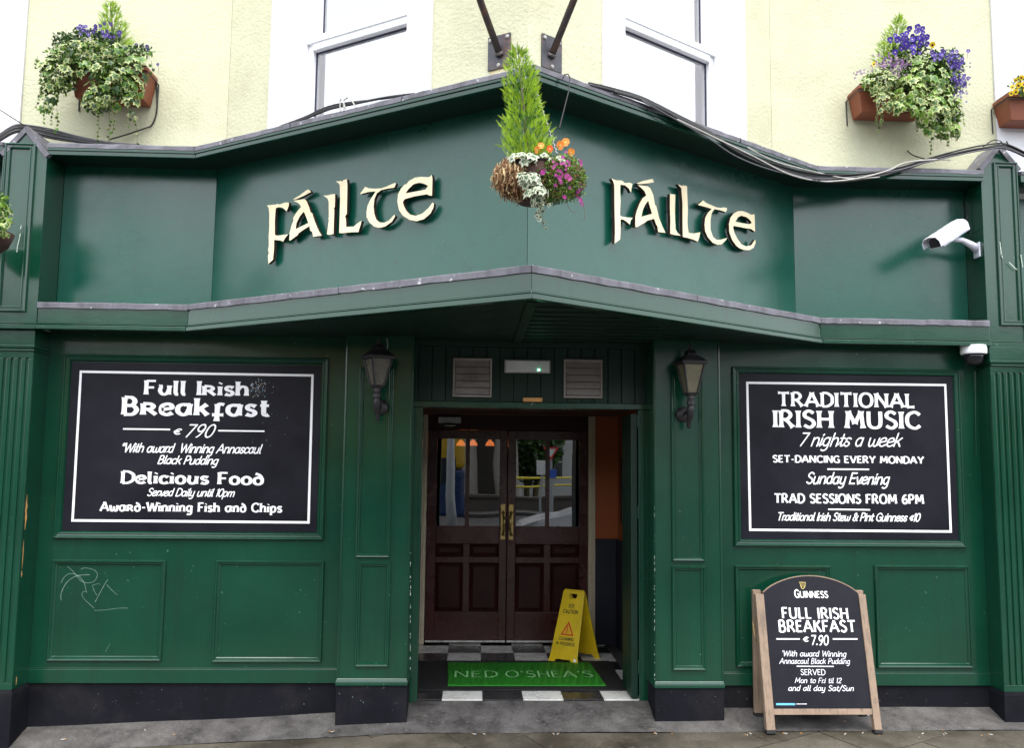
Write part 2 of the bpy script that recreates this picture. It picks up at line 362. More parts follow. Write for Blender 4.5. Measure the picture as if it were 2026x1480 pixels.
def facet(i, d=0, P=None):
    """work plane on facade segment i: s runs left to right from its left end"""
    A = offs(P or P_out, d); t = (A[i+1]-A[i])
    return Fr((A[i].x, A[i].y, 0), (t.x, t.y, 0))
# ------------------------------------------------------------------ ground
def lerp(x, xs, ys):
    if x <= xs[0]: return ys[0]
    for i in range(len(xs)-1):
        if x <= xs[i+1]: return ys[i]+(ys[i+1]-ys[i])*(x-xs[i])/(xs[i+1]-xs[i])
    return ys[-1]
def zw(x): return lerp(x, [-14, -4, -2.8, -1.8, -.9, -.3, .4, 1.3, 3.4, 5, 14], [-.50, -.19, -.142, -.104, -.058, -.036, -.034, -.033, -.026, -.02, .1])
YA = 5.955
def gz(x, y):
    z = zw(x)
    if y >= 6.22: return z+(y-6.22)*(-z/.11 if 0 else .28)
    if y >= YA: return z-.30*(6.22-y)
    return z-.0795-.05*(YA-y)
def sheet(name, x0, x1, y0, y1, nx, ny, mat, dz=0, kind='structure', zf=gz):
    mb = MB(); vs_ = []; fs = []
    for j in range(ny+1):
        for i in range(nx+1):
            x, y = x0+(x1-x0)*i/nx, y0+(y1-y0)*j/ny; vs_.append((x, y, zf(x, y)+dz))
    for j in range(ny):
        for i in range(nx): a = j*(nx+1)+i; fs.append((a, a+1, a+nx+2, a+nx+1))
    mb.add(vs_, fs); o = mb.build(name, mat, smooth=True)
    if kind: o['kind'] = kind
    return o
GROUT = M['asphalt']
pave = sheet('pavement', -14, 14, 1.8, 6.26, 56, 40, M['apron'], -.03)
sheet('ground', -120, 120, -160, 60, 4, 4, M['asphalt'], 0, zf=lambda x, y: -.55)
sheet('road', -60, 60, -16, 1.6, 8, 6, M['asphalt'], 0, zf=lambda x, y: -.36+.0*x)
# apron: the cast concrete strip at the foot of the wall, up to the threshold
ap = MB(); xs = [-14, -4]+[-3.6+.2*i for i in range(39)]+[5, 14]; ys = [YA+.004, 6.0, 6.08, 6.15, 6.22, 6.32]
vv = []; ff = []
for y in ys:
    for x in xs: vv.append((x, y, gz(x, y)+.004*math.sin(x*5+y*9)*.6))
for j in range(len(ys)-1):
    for i in range(len(xs)-1): a = j*len(xs)+i; ff.append((a, a+1, a+len(xs)+1, a+len(xs)))
ap.add(vv, ff); o = ap.build('threshold_apron', M['apron'], smooth=True); o['kind'] = 'structure'
# paving slabs, laid on the skew
def clip(poly, a, b, c):   # keep a*x+b*y<=c
    out = []
    for i in range(len(poly)):
        p, q = poly[i], poly[(i+1) % len(poly)]; dp, dq = a*p[0]+b*p[1]-c, a*q[0]+b*q[1]-c
        if dp <= 0: out.append(p)
        if dp*dq < 0: t = dp/(dp-dq); out.append((p[0]+(q[0]-p[0])*t, p[1]+(q[1]-p[1])*t))
    return out
ca, sa = math.cos(R(29)), math.sin(R(29)); SU, SV = .86, .46; G = .003
for i in range(-7, 14):
    for j in range(-6, 16):
        off = .43 if j % 2 else 0
        q = [(i*SU+off+a, j*SV+b) for a, b in ((G, G), (SU-G, G), (SU-G, SV-G), (G, SV-G))]
        q = [(u*ca-v*sa+.1, u*sa+v*ca+1.05) for u, v in q]
        q = clip(q, 0, 1, YA-.003); 
        if len(q) < 3: continue
        q = clip(q, 0, -1, -2.2)
        if len(q) < 3: continue
        cxm = sum(a for a, b in q)/len(q); cym = sum(b for a, b in q)/len(q)
        if abs(cxm) > 4.6 or cym < 2.4: continue
        dz = ru(-.0025, .0025); mb = MB(); n = len(q); tx, ty = ru(-.002, .002), ru(-.002, .002)
        vs_ = [(a, b, gz(a, b)+dz+tx*(a-cxm)+ty*(b-cym)) for a, b in q]+[(a, b, gz(a, b)-.028) for a, b in q]
        mb.add(vs_, [list(range(n))]+[[k, n+k, n+(k+1) % n, (k+1) % n] for k in range(n)])
        mb.build('paving_slab', M['slab'], pave)
# ------------------------------------------------------------------ lobby floor
XL, XR, XLD, XRD = FT.px(826, 1000)[0], FT.px(1264, 1000)[0], -.52, 1.335
lf = MB(); lf.quad((-.9, 6.322, -.012), (1.7, 6.322, -.012), (1.7, 12, -.012), (-.9, 12, -.012)); lfo = lf.build('tiled_floor', M['grout']); lfo['kind'] = 'structure'
tx = [-.196+.2826*k for k in range(-2, 6)]; ty = [6.332, 6.605, 6.90, 7.21, 7.53, 7.84, 8.14, 8.44]
for a in range(7):
    for b in range(7):
        x0, x1 = max(tx[a], -.56), min(tx[a+1], 1.34)
        if x1 <= x0: continue
        mb = MB(); mb.box(Fr((0, 0, 0)), x0+.0015, x1-.0015, -ty[b+1]+.0015, -ty[b]-.0015, -.01, ru(-.0006, .0006))
        mb.build('floor_tile', M['tilew' if (a+b) % 2 == 0 else 'tileb'], lfo, bev=.0015)
# ------------------------------------------------------------------ upper storey: rendered walls, quoin bands, windows
ZT0 = zF(296)           # cornice top height at its front edge
U_off = .36
Pu_in = [Vector((-5.2, 0)), Vector((0, 0)), Vector((0, 0)), Vector((0, 0)), Vector((5.6, 0))]
pin = offs(P_out, U_off)
YU = 6.33
def xline(p, q, y):  # x where line p-q reaches y
    t = (y-p.y)/(q.y-p.y); return p.x+(q.x-p.x)*t
cL = pin[2]
Pu = [Vector((-5.2, YU)), Vector((xline(pin[1], cL, YU), YU)), cL.copy(), Vector((xline(cL, pin[3], YU), YU)), Vector((5.6, YU))]
upper = thing('upper_storey', 'pale yellow rendered upper storey of the corner building with white window surrounds', 'building', (cL.x, cL.y, ZT0))
ZTOP = 7.2; ZLOW = ZT0-.10
fu = [facet(i, 0, Pu) for i in range(4)]
def W(fr, s0, s1, z0, z1, n0=-.25, n1=0): 
    mb = MB(); mb.box(fr, s0, s1, n0, n1, z0, z1); return mb
len_ = [(Pu[i+1]-Pu[i]).length for i in range(4)]
# flat side walls with their joint lines and white bands at the ends
sB = fu[0].px(50, 120)[0]; W(fu[0], sB, len_[0]-.002, ZLOW, ZTOP).build('rendered_wall', M['cream'], upper)
W(fu[0], 0, sB-.002, ZLOW, ZTOP, n1=.02).build('white_quoin_band', M['white_render'], upper, bev=.004)
sB2 = fu[3].px(1963, 120)[0]; W(fu[3], .002, sB2, ZLOW, ZTOP).build('rendered_wall', M['cream'], upper)
W(fu[3], sB2+.002, len_[3], ZLOW, ZTOP, n1=.02).build('white_quoin_band', M['white_render'], upper, bev=.004)
def window_bay(i, xs_px, left):
    fr = fu[i]; y = 120
    g = lambda x: fr.px(x, y)[0]
    a, b, c, d = [g(x) for x in xs_px]       # surround outer, opening, opening, surround outer
    L = len_[i]
    W(fr, .0, a-.001, ZLOW, ZTOP).build('rendered_wall', M['cream'], upper)
    W(fr, d+.001, L, ZLOW, ZTOP).build('rendered_wall', M['cream'], upper)
    W(fr, a, b, ZLOW, ZTOP, n1=.018).build('window_surround', M['white_render'], upper, bev=.004)
    W(fr, c, d, ZLOW, ZTOP, n1=.018).build('window_surround', M['white_render'], upper, bev=.004)
    W(fr, b+.001, c-.001, 5.7, ZTOP, n1=.018).build('window_surround', M['white_render'], upper, bev=.004)
    W(fr, b-.03, c+.03, ZLOW, ZT0+.02, -.25, .05).build('window_sill', M['white_render'], upper)
    # upvc window set back 9 cm
    n = -.09; wi = MB()
    ztr = fr.px(603, 97, n)[1] if left else fr.px(1405, 115, n)[1]
    z0, z1 = ZT0+.02, 5.7; fw = .045
    wi.box(fr, b, b+fw, n-.06, n, z0, z1); wi.box(fr, c-fw, c, n-.06, n, z0, z1); wi.box(fr, b+fw+.0005, c-fw-.0005, n-.06, n, z0, z0+.05); wi.box(fr, b+fw, c-fw, n-.06, n, z1-.05, z1)
    wo = wi.build('window', M['pvc'], upper, bev=.003)
    tr = MB(); tr.box(fr, b+fw+.001, c-fw-.001, n-.05, n+.012, ztr-.035, ztr+.028); tr.build('transom', M['pvc'], wo, bev=.006)
    tr = MB(); tr.box(fr, b+.001, c-.001, n+.001, n+.022, ztr+.016, ztr+.03); tr.build('drip_bar', M['pvc'], wo, bev=.004)
    # upper sash frame
    sf = MB(); u0, u1, q0, q1 = b+fw+.001, c-fw-.001, ztr+.03, z1-.051; f2 = .055
    for bx in ((u0, u0+f2, q0, q1), (u1-f2, u1, q0, q1), (u0+f2, u1-f2, q0, q0+f2), (u0+f2, u1-f2, q1-f2, q1)): sf.box(fr, bx[0], bx[1], n-.045, n-.006, bx[2], bx[3])
    sf.build('sash', M['pvc'], wo, bev=.006)
    gk = MB()
    for (u0, u1, q0, q1) in ((b+fw+f2, c-fw-f2, ztr+.03+f2, z1-.1), (b+fw+.002, c-fw-.002, z0+.052, ztr-.036)):
        for bx in ((u0, u0+.006, q0, q1), (u1-.006, u1, q0, q1), (u0+.006, u1-.006, q0, q0+.006), (u0+.006, u1-.006, q1-.008, q1)): gk.box(fr, bx[0], bx[1], n-.05, n-.028, bx[2], bx[3])
    gk.build('gasket', M['gasket'], wo)
    for (q0, q1, e) in ((ztr+.03+f2, z1-.1, f2), (z0+.05, ztr-.036, 0)):
        gl = MB(); gl.box(fr, b+fw+e, c-fw-e, n-.042, n-.034, q0, q1); gl.build('pane', M['winglass'], wo)
    bl = MB(); so_ = .065
    if left: bl.box(fr, b+fw+so_, c, n-.12, n-.11, z0, z1)
    else: bl.box(fr, b, c-fw-so_, n-.12, n-.11, z0, z1)
    bl.build('sky_sheet', M['sky_sheet'], wo)  # added white sheet, standing for bright sky mirrored in the panes
    bl = MB(); bl.box(fr, b-.1, c+.1, n-.19, n-.17, z0-.1, z1+.1); bl.build('curtain', M['olive'], wo)
window_bay(1, (537, 592, 806, 855), True)
window_bay(2, (1191, 1234, 1431, 1472), False)
# ------------------------------------------------------------------ the shopfront
shop = thing('shopfront', 'dark green painted timber pub shopfront with a pointed fascia over a recessed entrance', 'shopfront', (.4, 6.1, 0))
REC = .262
z_cl, z_cb, z_cbot = zF(297), zF(297), zF(312)
z_lt, z_lb, z_tr = zF(604), zF(614), zF(643)
for i in range(4):
    mb = MB(); seg(mb, i, REC, REC+.03, z_lt-.05, z_cb+.02, gap=.0016); mb.build('fascia_panel', M['green_ply'], shop)
mb = MB()
for i in range(4): seg(mb, i, REC+.032, REC+.05, z_lt-.05, z_cb)
mb.build('fascia_backing', M['dim'], shop)
for i in range(4):   # cornice: green edge board + soffit
    mb = MB(); seg(mb, i, 0, .022, z_cbot, z_cb+.006, gap=.0008); mb.build('cornice_board', M['green'], shop, bev=.002)
    mb = MB(); seg(mb, i, -.008, -.0005, z_cbot+.028, z_cb+.004, gap=.0008); mb.build('cornice_bead', M['green'], shop, bev=.002)
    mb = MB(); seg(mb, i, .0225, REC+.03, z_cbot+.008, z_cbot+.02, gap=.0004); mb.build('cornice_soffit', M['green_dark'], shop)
    # lead: dressed over the edge in lengths and back up to the wall
    t = (P_out[i+1]-P_out[i]); nl = 1 if i in (0, 3) else 3
    A, A2 = offs(P_out, -.012)[i], offs(P_out, -.012)[i+1]; B, B2 = offs(P_out, .004)[i], offs(P_out, .004)[i+1]; C, C2 = offs(P_out, .36)[i], offs(P_out, .36)[i+1]
    for k in range(nl):
        mb = MB(); u0, u1 = k/nl, (k+1)/nl-.0015; J = 12; rows = []
        for j in range(J+1):
            u = u0+(u1-u0)*j/J; wob = ru(-.0022, .0022)
            a, b, c = A.lerp(A2, u), B.lerp(B2, u), C.lerp(C2, u)
            rows.append([v3(a, z_cb-.006+ru(-.003, .002)), v3(a+(a-b)*wob*60, ZT0+.018+wob), v3(b, ZT0+.028+wob), v3(c, ZT0+.10)])
        for j in range(J):
            for q in range(3): mb.quad(rows[j][q], rows[j+1][q], rows[j+1][q+1], rows[j][q+1])
        mb.build('lead_capping', M['lead'], shop, smooth=False)
    if i in (1, 2):
        mb = MB(); 
        for k in (1, 2):
            u = k/nl; a = A.lerp(A2, u); a2 = offs(P_out, -.0155)[i].lerp(offs(P_out, -.0155)[i+1], u); tt = t.normalized()*.0016
            mb.hexa([v3(a2-tt, z_cb-.008), v3(a2+tt, z_cb-.008), v3(a+tt, z_cb-.008), v3(a-tt, z_cb-.008), v3(a2-tt, ZT0+.025), v3(a2+tt, ZT0+.025), v3(a+tt, ZT0+.025), v3(a-tt, ZT0+.025)])
        mb.build('lead_welt', M['gasket'], shop)
for i in range(4):   # lower beam
    e = .0008
    mb = MB(); seg(mb, i, .006, .03, z_tr, z_lb+.012, gap=e); mb.build('fascia_board', M['green'], shop, bev=.002)
    mb = MB(); seg(mb, i, -.004, .03, z_tr-.009, z_tr-.0015, gap=e); seg(mb, i, .002, .03, z_tr-.0135, z_tr-.0095, gap=e); mb.build('fascia_bead', M['green'], shop, bev=.002)
    mb = MB(); seg(mb, i, -.014, .03, Z_B, z_tr-.014, gap=e); mb.build('fascia_trim', M['green'], shop, bev=.004)
    A, A2 = offs(P_out, -.006)[i], offs(P_out, -.006)[i+1]; B, B2 = offs(P_out, .002)[i], offs(P_out, .002)[i+1]; C, C2 = offs(P_out, REC+.001)[i], offs(P_out, REC+.001)[i+1]
    nl = {0: 1, 1: 2, 2: 2, 3: 2}[i]
    for k in range(nl):
        mb = MB(); u0, u1 = k/nl, (k+1)/nl-.0015; J = 14; rows = []
        for j in range(J+1):
            u = u0+(u1-u0)*j/J; wob = ru(-.0018, .0018); a, b, c = A.lerp(A2, u), B.lerp(B2, u), C.lerp(C2, u)
            rows.append([v3(a, z_lb+ru(-.002, .003)), v3(a, z_lt+wob), v3(b, z_lt+.006+wob), v3(c, z_lt+.018)])
        for j in range(J):
            for q in range(3): mb.quad(rows[j][q], rows[j+1][q], rows[j+1][q+1], rows[j][q+1])
        mb.build('lead_flashing', M['lead'], shop)
# soffit over the entrance: boards from the prow back to the wall
so_pts = offs(P_out, .031); mb = MB()
poly = [so_pts[0], so_pts[1], so_pts[2], so_pts[3], so_pts[4]]
vsf = [v3(p, Z_B+.012) for p in poly]; b0 = [Vector((poly[0].x, YT+.06, Z_B+.012)), Vector((poly[4].x, YT+.06, Z_B+.012))]
mb.add([vsf[0], vsf[1], b0[0]], [(0, 2, 1)]); mb.add([vsf[1], vsf[2], vsf[3], b0[1], b0[0]], [(0, 4, 3, 2, 1)]); mb.add([vsf[3], vsf[4], b0[1]], [(0, 2, 1)])
mb.build('soffit', M['green_dark'], shop)
mb = MB(); mb.box(Fr((0, 0, 0)), .27, .33, -6.30, -4.66, Z_B-.002, Z_B+.0115); mb.build('soffit_batten', M['green_dark'], shop, bev=.002)
for k in range(9):
    y = 4.85+.16*k; hw = (y-4.564)*.95-.05
    mb = MB(); mb.box(Fr((0, 0, 0)), .335, .335+min(hw, .9), -y-.075, -y, Z_B+.004, Z_B+.0118); mb.build('soffit_board', M['green_dark'], shop, bev=.002)
# ends of the box between fascia and pilasters (return faces)
PILY = YF+.001
def gable_pilaster(xl, xr, Yf, peak, shoulder, zpan, panx, side):
    """upper pilaster with gabled lead cap, panel, and depth back to the wall"""
    fr = FY(Yf); pe, sh = peak, shoulder
    body = MB(); xm = (xl+xr)/2; dep = .34
    out = [(xl, Z_B), (xr, Z_B), (xr, sh), (xm, pe), (xl, sh)]
    body.extr(fr, out, -dep, 0); po = body.build('pilaster_block', M['green'], shop, bev=.002)
    cap = MB(); w_ = .035
    for a, b in (((xl-w_*.6, sh-.02), (xm, pe+.012)), ((xr+w_*.6, sh-.02), (xm, pe+.012))):
        A = Vector(a); B = Vector(b); t = (B-A).normalized(); nrm = Vector((-t.y, t.x)); 
        if nrm.y < 0: nrm = -nrm
        q = [A, B, B-Vector((0, .050)), A-nrm*.036]
        if (q[1]-q[0]).cross(q[2]-q[1]) < 0: q = q[::-1]
        cap.extr(fr, [tuple(v) for v in q], -.03, .012)
        A3, B3 = fr.p(a[0], .012, a[1]), fr.p(b[0], .012, b[1]); A4, B4 = fr.p(a[0], -dep, a[1]+.004), fr.p(b[0], -dep, b[1]+.004)
        dz = Vector((0, 0, .0015)); cap.quad(A3+dz, B3+dz, B4+dz, A4+dz)
    cap.build('lead_cap', M['lead'], po, bev=.003)
    s0, s1, t0, t1 = panx[0], panx[1], zpan[0], zpan[1]
    pm = MB(); pm.loft(fr, s0, s1, t0, t1, 0, [(0, .0005), (0, .016), (.006, .020), (.012, .018), (.014, .010), (.026, .010), (.030, .015), (.036, .014), (.040, .002)])
    pm.build('panel_moulding', M['green'], po)
    tb = MB(); tb.box(fr, xl, xr, .0005, .008, z_tr-.010, z_tr-.002); tb.box(fr, xl, xr, .0005, .016, Z_B-.001, z_tr-.014); tb.build('pilaster_trim', M['green'], po, bev=.003)
    return po
def zpx(fr, x, y): return fr.px(x, y)[1]
FL = FY(PILY); xlp = FL.px(3, 450)[0]
xl_l, xr_l = FL.px(93, 300)[0]-.29, X0-.001
gable_pilaster(xl_l, xr_l, PILY, zpx(FL, 50, 252), zpx(FL, 93, 300), (zpx(FL, 40, 617), zpx(FL, 45, 284)), (FL.px(1, 450)[0], FL.px(62, 450)[0]), 'l')
YR2 = YR+.03; FR_ = FY(YR2); xl_r = P_out[4].x+.001; xr_r = xl_r+.275
gable_pilaster(xl_r, xr_r, YR2, zpx(FR_, 1981, 287), zpx(FR_, 1943, 328), (zpx(FR_, 2000, 645), zpx(FR_, 1990, 322)), (FR_.px(1971, 480)[0], FR_.px(2018, 480)[0]), 'r')
# fluted pilasters below
def fluted(xe, side, Y, px_cap0, px_cap1, px_pl, pitch, gname):
    fr = FY(Y); sgn = -1 if side == 'l' else 1      # extends away from centre
    wd = .30; x0, x1 = (xe-wd, xe) if side == 'l' else (xe, xe+wd)
    zc1, zc0 = px_cap0, px_cap1; zp = px_pl; dep = YW-Y+.1
    nfl = 5; fw_ = pitch*.42; mb = MB()
    # shaft with real recessed flutes: body behind, fillets in front
    mb.box(fr, x0, x1, -dep, -.011, zp, zc0)
    sh = mb.build('pilaster_shaft', M['green'], shop, bev=.002)
    edge = .028; xx = x0 if side == 'r' else x1
    pos = [xe-sgn*0+sgn*(edge+.012+pitch*k) for k in range(6)]
    cuts = sorted([(p-fw_/2, p+fw_/2) for p in pos if x0+.01 < p-fw_/2 and p+fw_/2 < x1-.01])
    zt, zb_ = zc0-.045, zp+.045; prev = x0
    for c in cuts+[(x1, x1)]:
        fl = MB(); fl.box(fr, prev, c[0], -.0112, 0, zb_, zt); fl.build('fillet', M['green'], sh, bev=.004); prev = c[1]
    fl = MB(); fl.box(fr, x0, x1, -.0112, 0, zt+.0003, zc0-.0003); fl.build('fillet', M['green'], sh, bev=.002)
    fl = MB(); fl.box(fr, x0, x1, -.0112, 0, zp, zb_-.0003); fl.build('fillet', M['green'], sh, bev=.002)
    cp = MB(); k = .008
    cp.box(fr, x0-k*(side == 'l'), x1+k, -dep, .012, zc0, zc0+.010); cp.box(fr, x0-.003, x1+.003, -dep, .006, zc0+.0105, zc0+.022)
    cp.box(fr, x0-k, x1+k, -dep, .014, zc0+.0225, zc1); cp.box(fr, x0-.002, x1+.002, -dep, .002, zc1+.0005, Z_B-.002)
    cp.build('pilaster_capital', M['green'], shop, bev=.004)
    pl = MB(); zg = gz(xe, Y)-.12
    pl.box(fr, x0-.006, x1+.006, -dep, .006, zg, zp-.03)
    a, b = x0-.006, x1+.006
    pl.hexa([fr.p(a, .006, zp-.0295), fr.p(b, .006, zp-.0295), fr.p(b, -dep, zp-.0295), fr.p(a, -dep, zp-.0295), fr.p(x0+.002, 0, zp-.001), fr.p(x1-.002, 0, zp-.001), fr.p(x1-.002, -dep, zp-.001), fr.p(x0+.002, -dep, zp-.001)])
    pl.build('pilaster_plinth', M['black'], shop, bev=.003)
    return sh
fA = FY(6.0); 
shL = fluted(fA.px(47, 1000)[0], 'l', 6.0, zpx(fA, 60, 682), zpx(fA, 60, 695), zpx(fA, 20, 1366), .048, 'l')
fB = FY(6.05)
shR = fluted(fB.px(1971, 1000)[0], 'r', 6.05, zpx(fB, 1990, 713), zpx(fB, 1990, 725), zpx(fB, 1995, 1370), .0435, 'r')
mb = MB()   # peeled paint on the inner side of the left pilaster
xe = fA.px(47, 1000)[0]+.0008
frs = Fr((xe, 0, 0), (0, 1, 0), (0, 0, 1))
def peel(y, za, zb2, wd):
    n = 9; L = []; Rr = []
    for k in range(n+1):
        z = za+(zb2-za)*k/n; e = math.sin(math.pi*min(max(k/n, .02), .98)); L.append((y-wd*e*ru(.2, .5), z)); Rr.append((y+wd*e*ru(.2, .7), z))
    mb.extr(frs, L+Rr[::-1], -.0006, .0001)
zz = lambda y: FY(6.06).px(50, y)[1]
peel(6.035, zz(1048), zz(978), .03); peel(6.03, zz(1125), zz(1068), .012); peel(6.03, zz(1142), zz(1128), .014); peel(6.05, zz(1356), zz(1338), .012)
mb.build('peeled_paint', M['rawwood'], shop)
# stall risers / ground floor walls ---------------------------------------------------
def ground_wall(xa, xb, frm, brd, pans, rail, plinth_y, xmid):
    fr = FW; x0, x1 = fr.px(xa, 1000)[0], fr.px(xb, 1000)[0]
    zr0, zr1 = zpx(fr, xmid, rail[1]), zpx(fr, xmid, rail[0])
    mb = MB(); mb.box(fr, x0, x1, -.12, 0, zr0+.01, Z_B+.02); mb.build('wall_panelling', M['green'], shop)
    r = fr.rect(*frm); b = fr.rect(*brd)
    mb = MB(); mb.loft(fr, r[0], r[1], r[2], r[3], 0, [(0, .0005), (0, .020), (.006, .026), (.013, .025), (.018, .016), (.030, .014), (.034, .019), (.041, .018), (.047, .0035)])
    mb.build('sign_moulding', M['green'], shop)
    for p in pans:
        r = fr.rect(*p); mb = MB()
        mb.loft(fr, r[0], r[1], r[2], r[3], 0, [(0, .0005), (.001, .013), (.007, .020), (.015, .018), (.019, .010), (.028, .009), (.034, .003)])
        mb.build('panel_moulding', M['green'], shop)
    mb = MB(); mb.box(fr, x0, x1, -.02, .012, zr0, zr1-.004); mb.box(fr, x0, x1, -.02, .004, zr1-.0035, zr1+.003); mb.build('bottom_rail', M['green'], shop, bev=.004)
    mb = MB(); mb.box(fr, x0, x1, -.15, -.004, -.32, zr0-.0005); mb.build('plinth', M['black'], shop, bev=.003)
    return b
bL = ground_wall(60, 690, (118, 705, 646.5, 1067), (133, 720, 631.5, 1052), [(99, 1108, 325, 1308.5), (423, 1109, 640, 1311)], (1323, 1352), 1410, 380)
bR = ground_wall(1420, 1975, (1449.5, 729, 1903, 1082), (1464.5, 742, 1891.5, 1070), [(1454, 1119, 1646, 1320), (1731, 1119, 1920.5, 1322)], (1331, 1357), 1400, 1680)
# small cover block in the left corner above the sign
# entrance posts -----------------------------------------------------------------------
def post(x0p, x1p, up, lo, yb, base_y, yref):
    fr = FP; x0, x1 = fr.px(x0p, yref)[0], fr.px(x1p, yref)[0]; xm = (x0p+x1p)/2
    zb0, zb1 = zpx(fr, xm, yb[1]), zpx(fr, xm, yb[0])
    mb = MB(); mb.box(fr, x0, x1, -.25, 0, zb0, Z_B+.015); po = mb.build('entrance_post', M['green'], shop, bev=.006)
    e = MB(); 
    for a, b in ((x0+.008, x0+.016), (x1-.016, x1-.008)): e.box(fr, a, b, .0003, .006, zb1+.01, Z_B+.01)
    e.build('edge_bead', M['green'], po, bev=.003)
    for p in (up, lo):
        r = fr.rect(*p); q = MB(); q.loft(fr, r[0], r[1], r[2], r[3], 0, [(0, .0005), (.001, .012), (.007, .020), (.014, .018), (.018, .010), (.028, .009), (.033, .003)])
        q.build('panel_moulding', M['green'], po)
    q = MB(); a, b = x0-.004, x1+.004
    q.box(fr, a, b, -.25, .012, zb0, zb0+.022)
    q.hexa([fr.p(a, .012, zb0+.0225), fr.p(b, .012, zb0+.0225), fr.p(b, -.01, zb0+.0225), fr.p(a, -.01, zb0+.0225), fr.p(x0+.002, .002, zb1), fr.p(x1-.002, .002, zb1), fr.p(x1-.002, -.01, zb1), fr.p(x0+.002, -.01, zb1)])
    q.build('base_moulding', M['green'], po, bev=.003)
    q = MB(); q.box(fr, x0, x1, -.26, .002, -.3, zb0-.0005); q.build('post_plinth', M['black'], shop, bev=.004)
    return po
pL = post(675.5, 813, (707, 727, 776, 1104), (703.5, 1112, 772, 1320), (1343, 1357), 1420, 1000)
pR = post(1293.5, 1428, (1327, 741, 1392, 1111), (1328.5, 1120, 1396, 1327), (1349, 1362), 1415, 1000)
# header with vertical boards ------------------------------------------------------------
zh0, zh1, zh2 = zpx(FT, 1040, 808), zpx(FT, 1040, 796.5), Z_B+.015
xh0, xh1 = FT.px(818, 740)[0]-.02, FT.px(1290, 740)[0]+.05
mb = MB(); mb.box(FT, xh0, xh1, -.09, .02, zh0, zh1); mb.build('door_head_rail', M['green'], shop, bev=.004)
mb = MB(); mb.box(FT, xh0, xh1, -.09, -.014, zh1+.0005, zh2); mb.build('header_backing', M['dim'], shop)
bx = FT.px(1035/4.824+640-27, 740)[0]; pit = 27/1750*YT
k = -2
while bx+pit*k < xh1:
    a, b = max(bx+pit*k, xh0), min(bx+pit*(k+1), xh1)
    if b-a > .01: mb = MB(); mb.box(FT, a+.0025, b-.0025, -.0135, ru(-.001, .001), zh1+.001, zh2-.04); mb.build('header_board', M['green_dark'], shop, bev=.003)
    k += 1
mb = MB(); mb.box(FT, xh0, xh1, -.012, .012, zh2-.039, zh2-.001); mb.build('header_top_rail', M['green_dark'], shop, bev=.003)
# door frame posts at the threshold
for a, b, nm in ((814, 833, 'l'), (1263, 1283, 'r')):
    x0, x1 = FT.px(a, 1000)[0], FT.px(b, 1000)[0]
    mb = MB(); mb.box(FT, x0, x1, -.09, .004, -.02, zh0-.001); mb.box(FT, (x0+.012), x1-.03, .0045, .014, -.02, zh0-.001); mb.build('door_frame_post', M['green'], shop, bev=.003)
# folded back outer door leaf on the right
x0 = FT.px(1256, 1000)[0]
mb = MB(); mb.box(Fr((0, 0, 0)), x0-.03, x0+.016, -(YT+.36), -(YT-.01), .01, zh0-.03); dl = mb.build('folded_outer_door', M['green_dark'], shop, bev=.003)
for z in (.18, 1.25, 1.9):
    mb = MB(); mb.box(Fr((0, 0, 0)), x0+.017, x0+.027, -(YT+.03), -(YT-.014), z, z+.09); mb.build('hinge', M['green'], dl, bev=.002)

# the next bays of the shopfront either side, continuing out of view
for (x0, x1, yy, yw) in ((-5.0, xl_l-.002, YF, YW), (xr_r+.002, 5.4, YR, YW)):
    f = FY(yy); mb = MB(); mb.box(f, x0, x1, -REC-.05, -REC, z_lt-.05, z_cb+.02); mb.build('fascia_panel', M['green_ply'], shop)
    mb = MB(); mb.box(f, x0, x1, -.30, 0, z_cbot, z_cb); mb.build('cornice_board', M['green'], shop, bev=.002)
    mb = MB(); mb.hexa([f.p(x0, .008, z_cb+.001), f.p(x1, .008, z_cb+.001), f.p(x1, -.36, z_cb+.001), f.p(x0, -.36, z_cb+.001), f.p(x0, .008, ZT0+.02), f.p(x1, .008, ZT0+.02), f.p(x1, -.36, ZT0+.1), f.p(x0, -.36, ZT0+.1)]); mb.build('lead_capping', M['lead'], shop)
    mb = MB(); mb.box(f, x0, x1, -.32, 0, Z_B, z_lb); mb.build('fascia_board', M['green'], shop, bev=.003)
    mb = MB(); mb.box(f, x0, x1, -.32, .004, z_lb+.0005, z_lt); mb.build('lead_flashing', M['lead'], shop)
    f = FY(yw); xa, xb = (x0, fA.px(47, 1000)[0]-.32) if x0 < 0 else (fB.px(1971, 1000)[0]+.32, x1)
    mb = MB(); mb.box(f, xa, xb, -.1, 0, .2, Z_B+.02); mb.build('wall_panelling', M['green'], shop); mb = MB(); mb.box(f, xa, xb, -.12, -.004, -.4, .199); mb.build('plinth', M['black'], shop)
# ------------------------------------------------------------------ lobby and doors
def B(fr, *a, mat, name, parent=None, bev=0):
    mb = MB(); mb.box(fr, *a); return mb.build(name, mat, parent, bev=bev)
D3 = Fr((0, 0, 0))
def bx3(x0, x1, y0, y1, z0, z1, mat, name, parent=None, bev=0): return B(D3, x0, x1, -y1, -y0, z0, z1, mat=mat, name=name, parent=parent, bev=bev)
lob = thing('entrance_lobby', 'recessed entrance lobby with orange wall above a navy dado behind the threshold', 'lobby', (.4, 7.2, 0))
zl = zh0+.06
bx3(-.62, 1.5, YT+.092, YD+.12, zl, zl+.05, M['brownwood'], 'ceiling', lob)
zd1 = FD.px(1010, 822)[1]
bx3(-.62, 1.34, YD-.015, YD+.1, zd1, zl-.001, M['brownwood'], 'lintel', lob)
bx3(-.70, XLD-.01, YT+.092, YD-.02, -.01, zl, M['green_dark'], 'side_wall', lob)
zdado = FY(8.0).px(1200, 1070)[1]
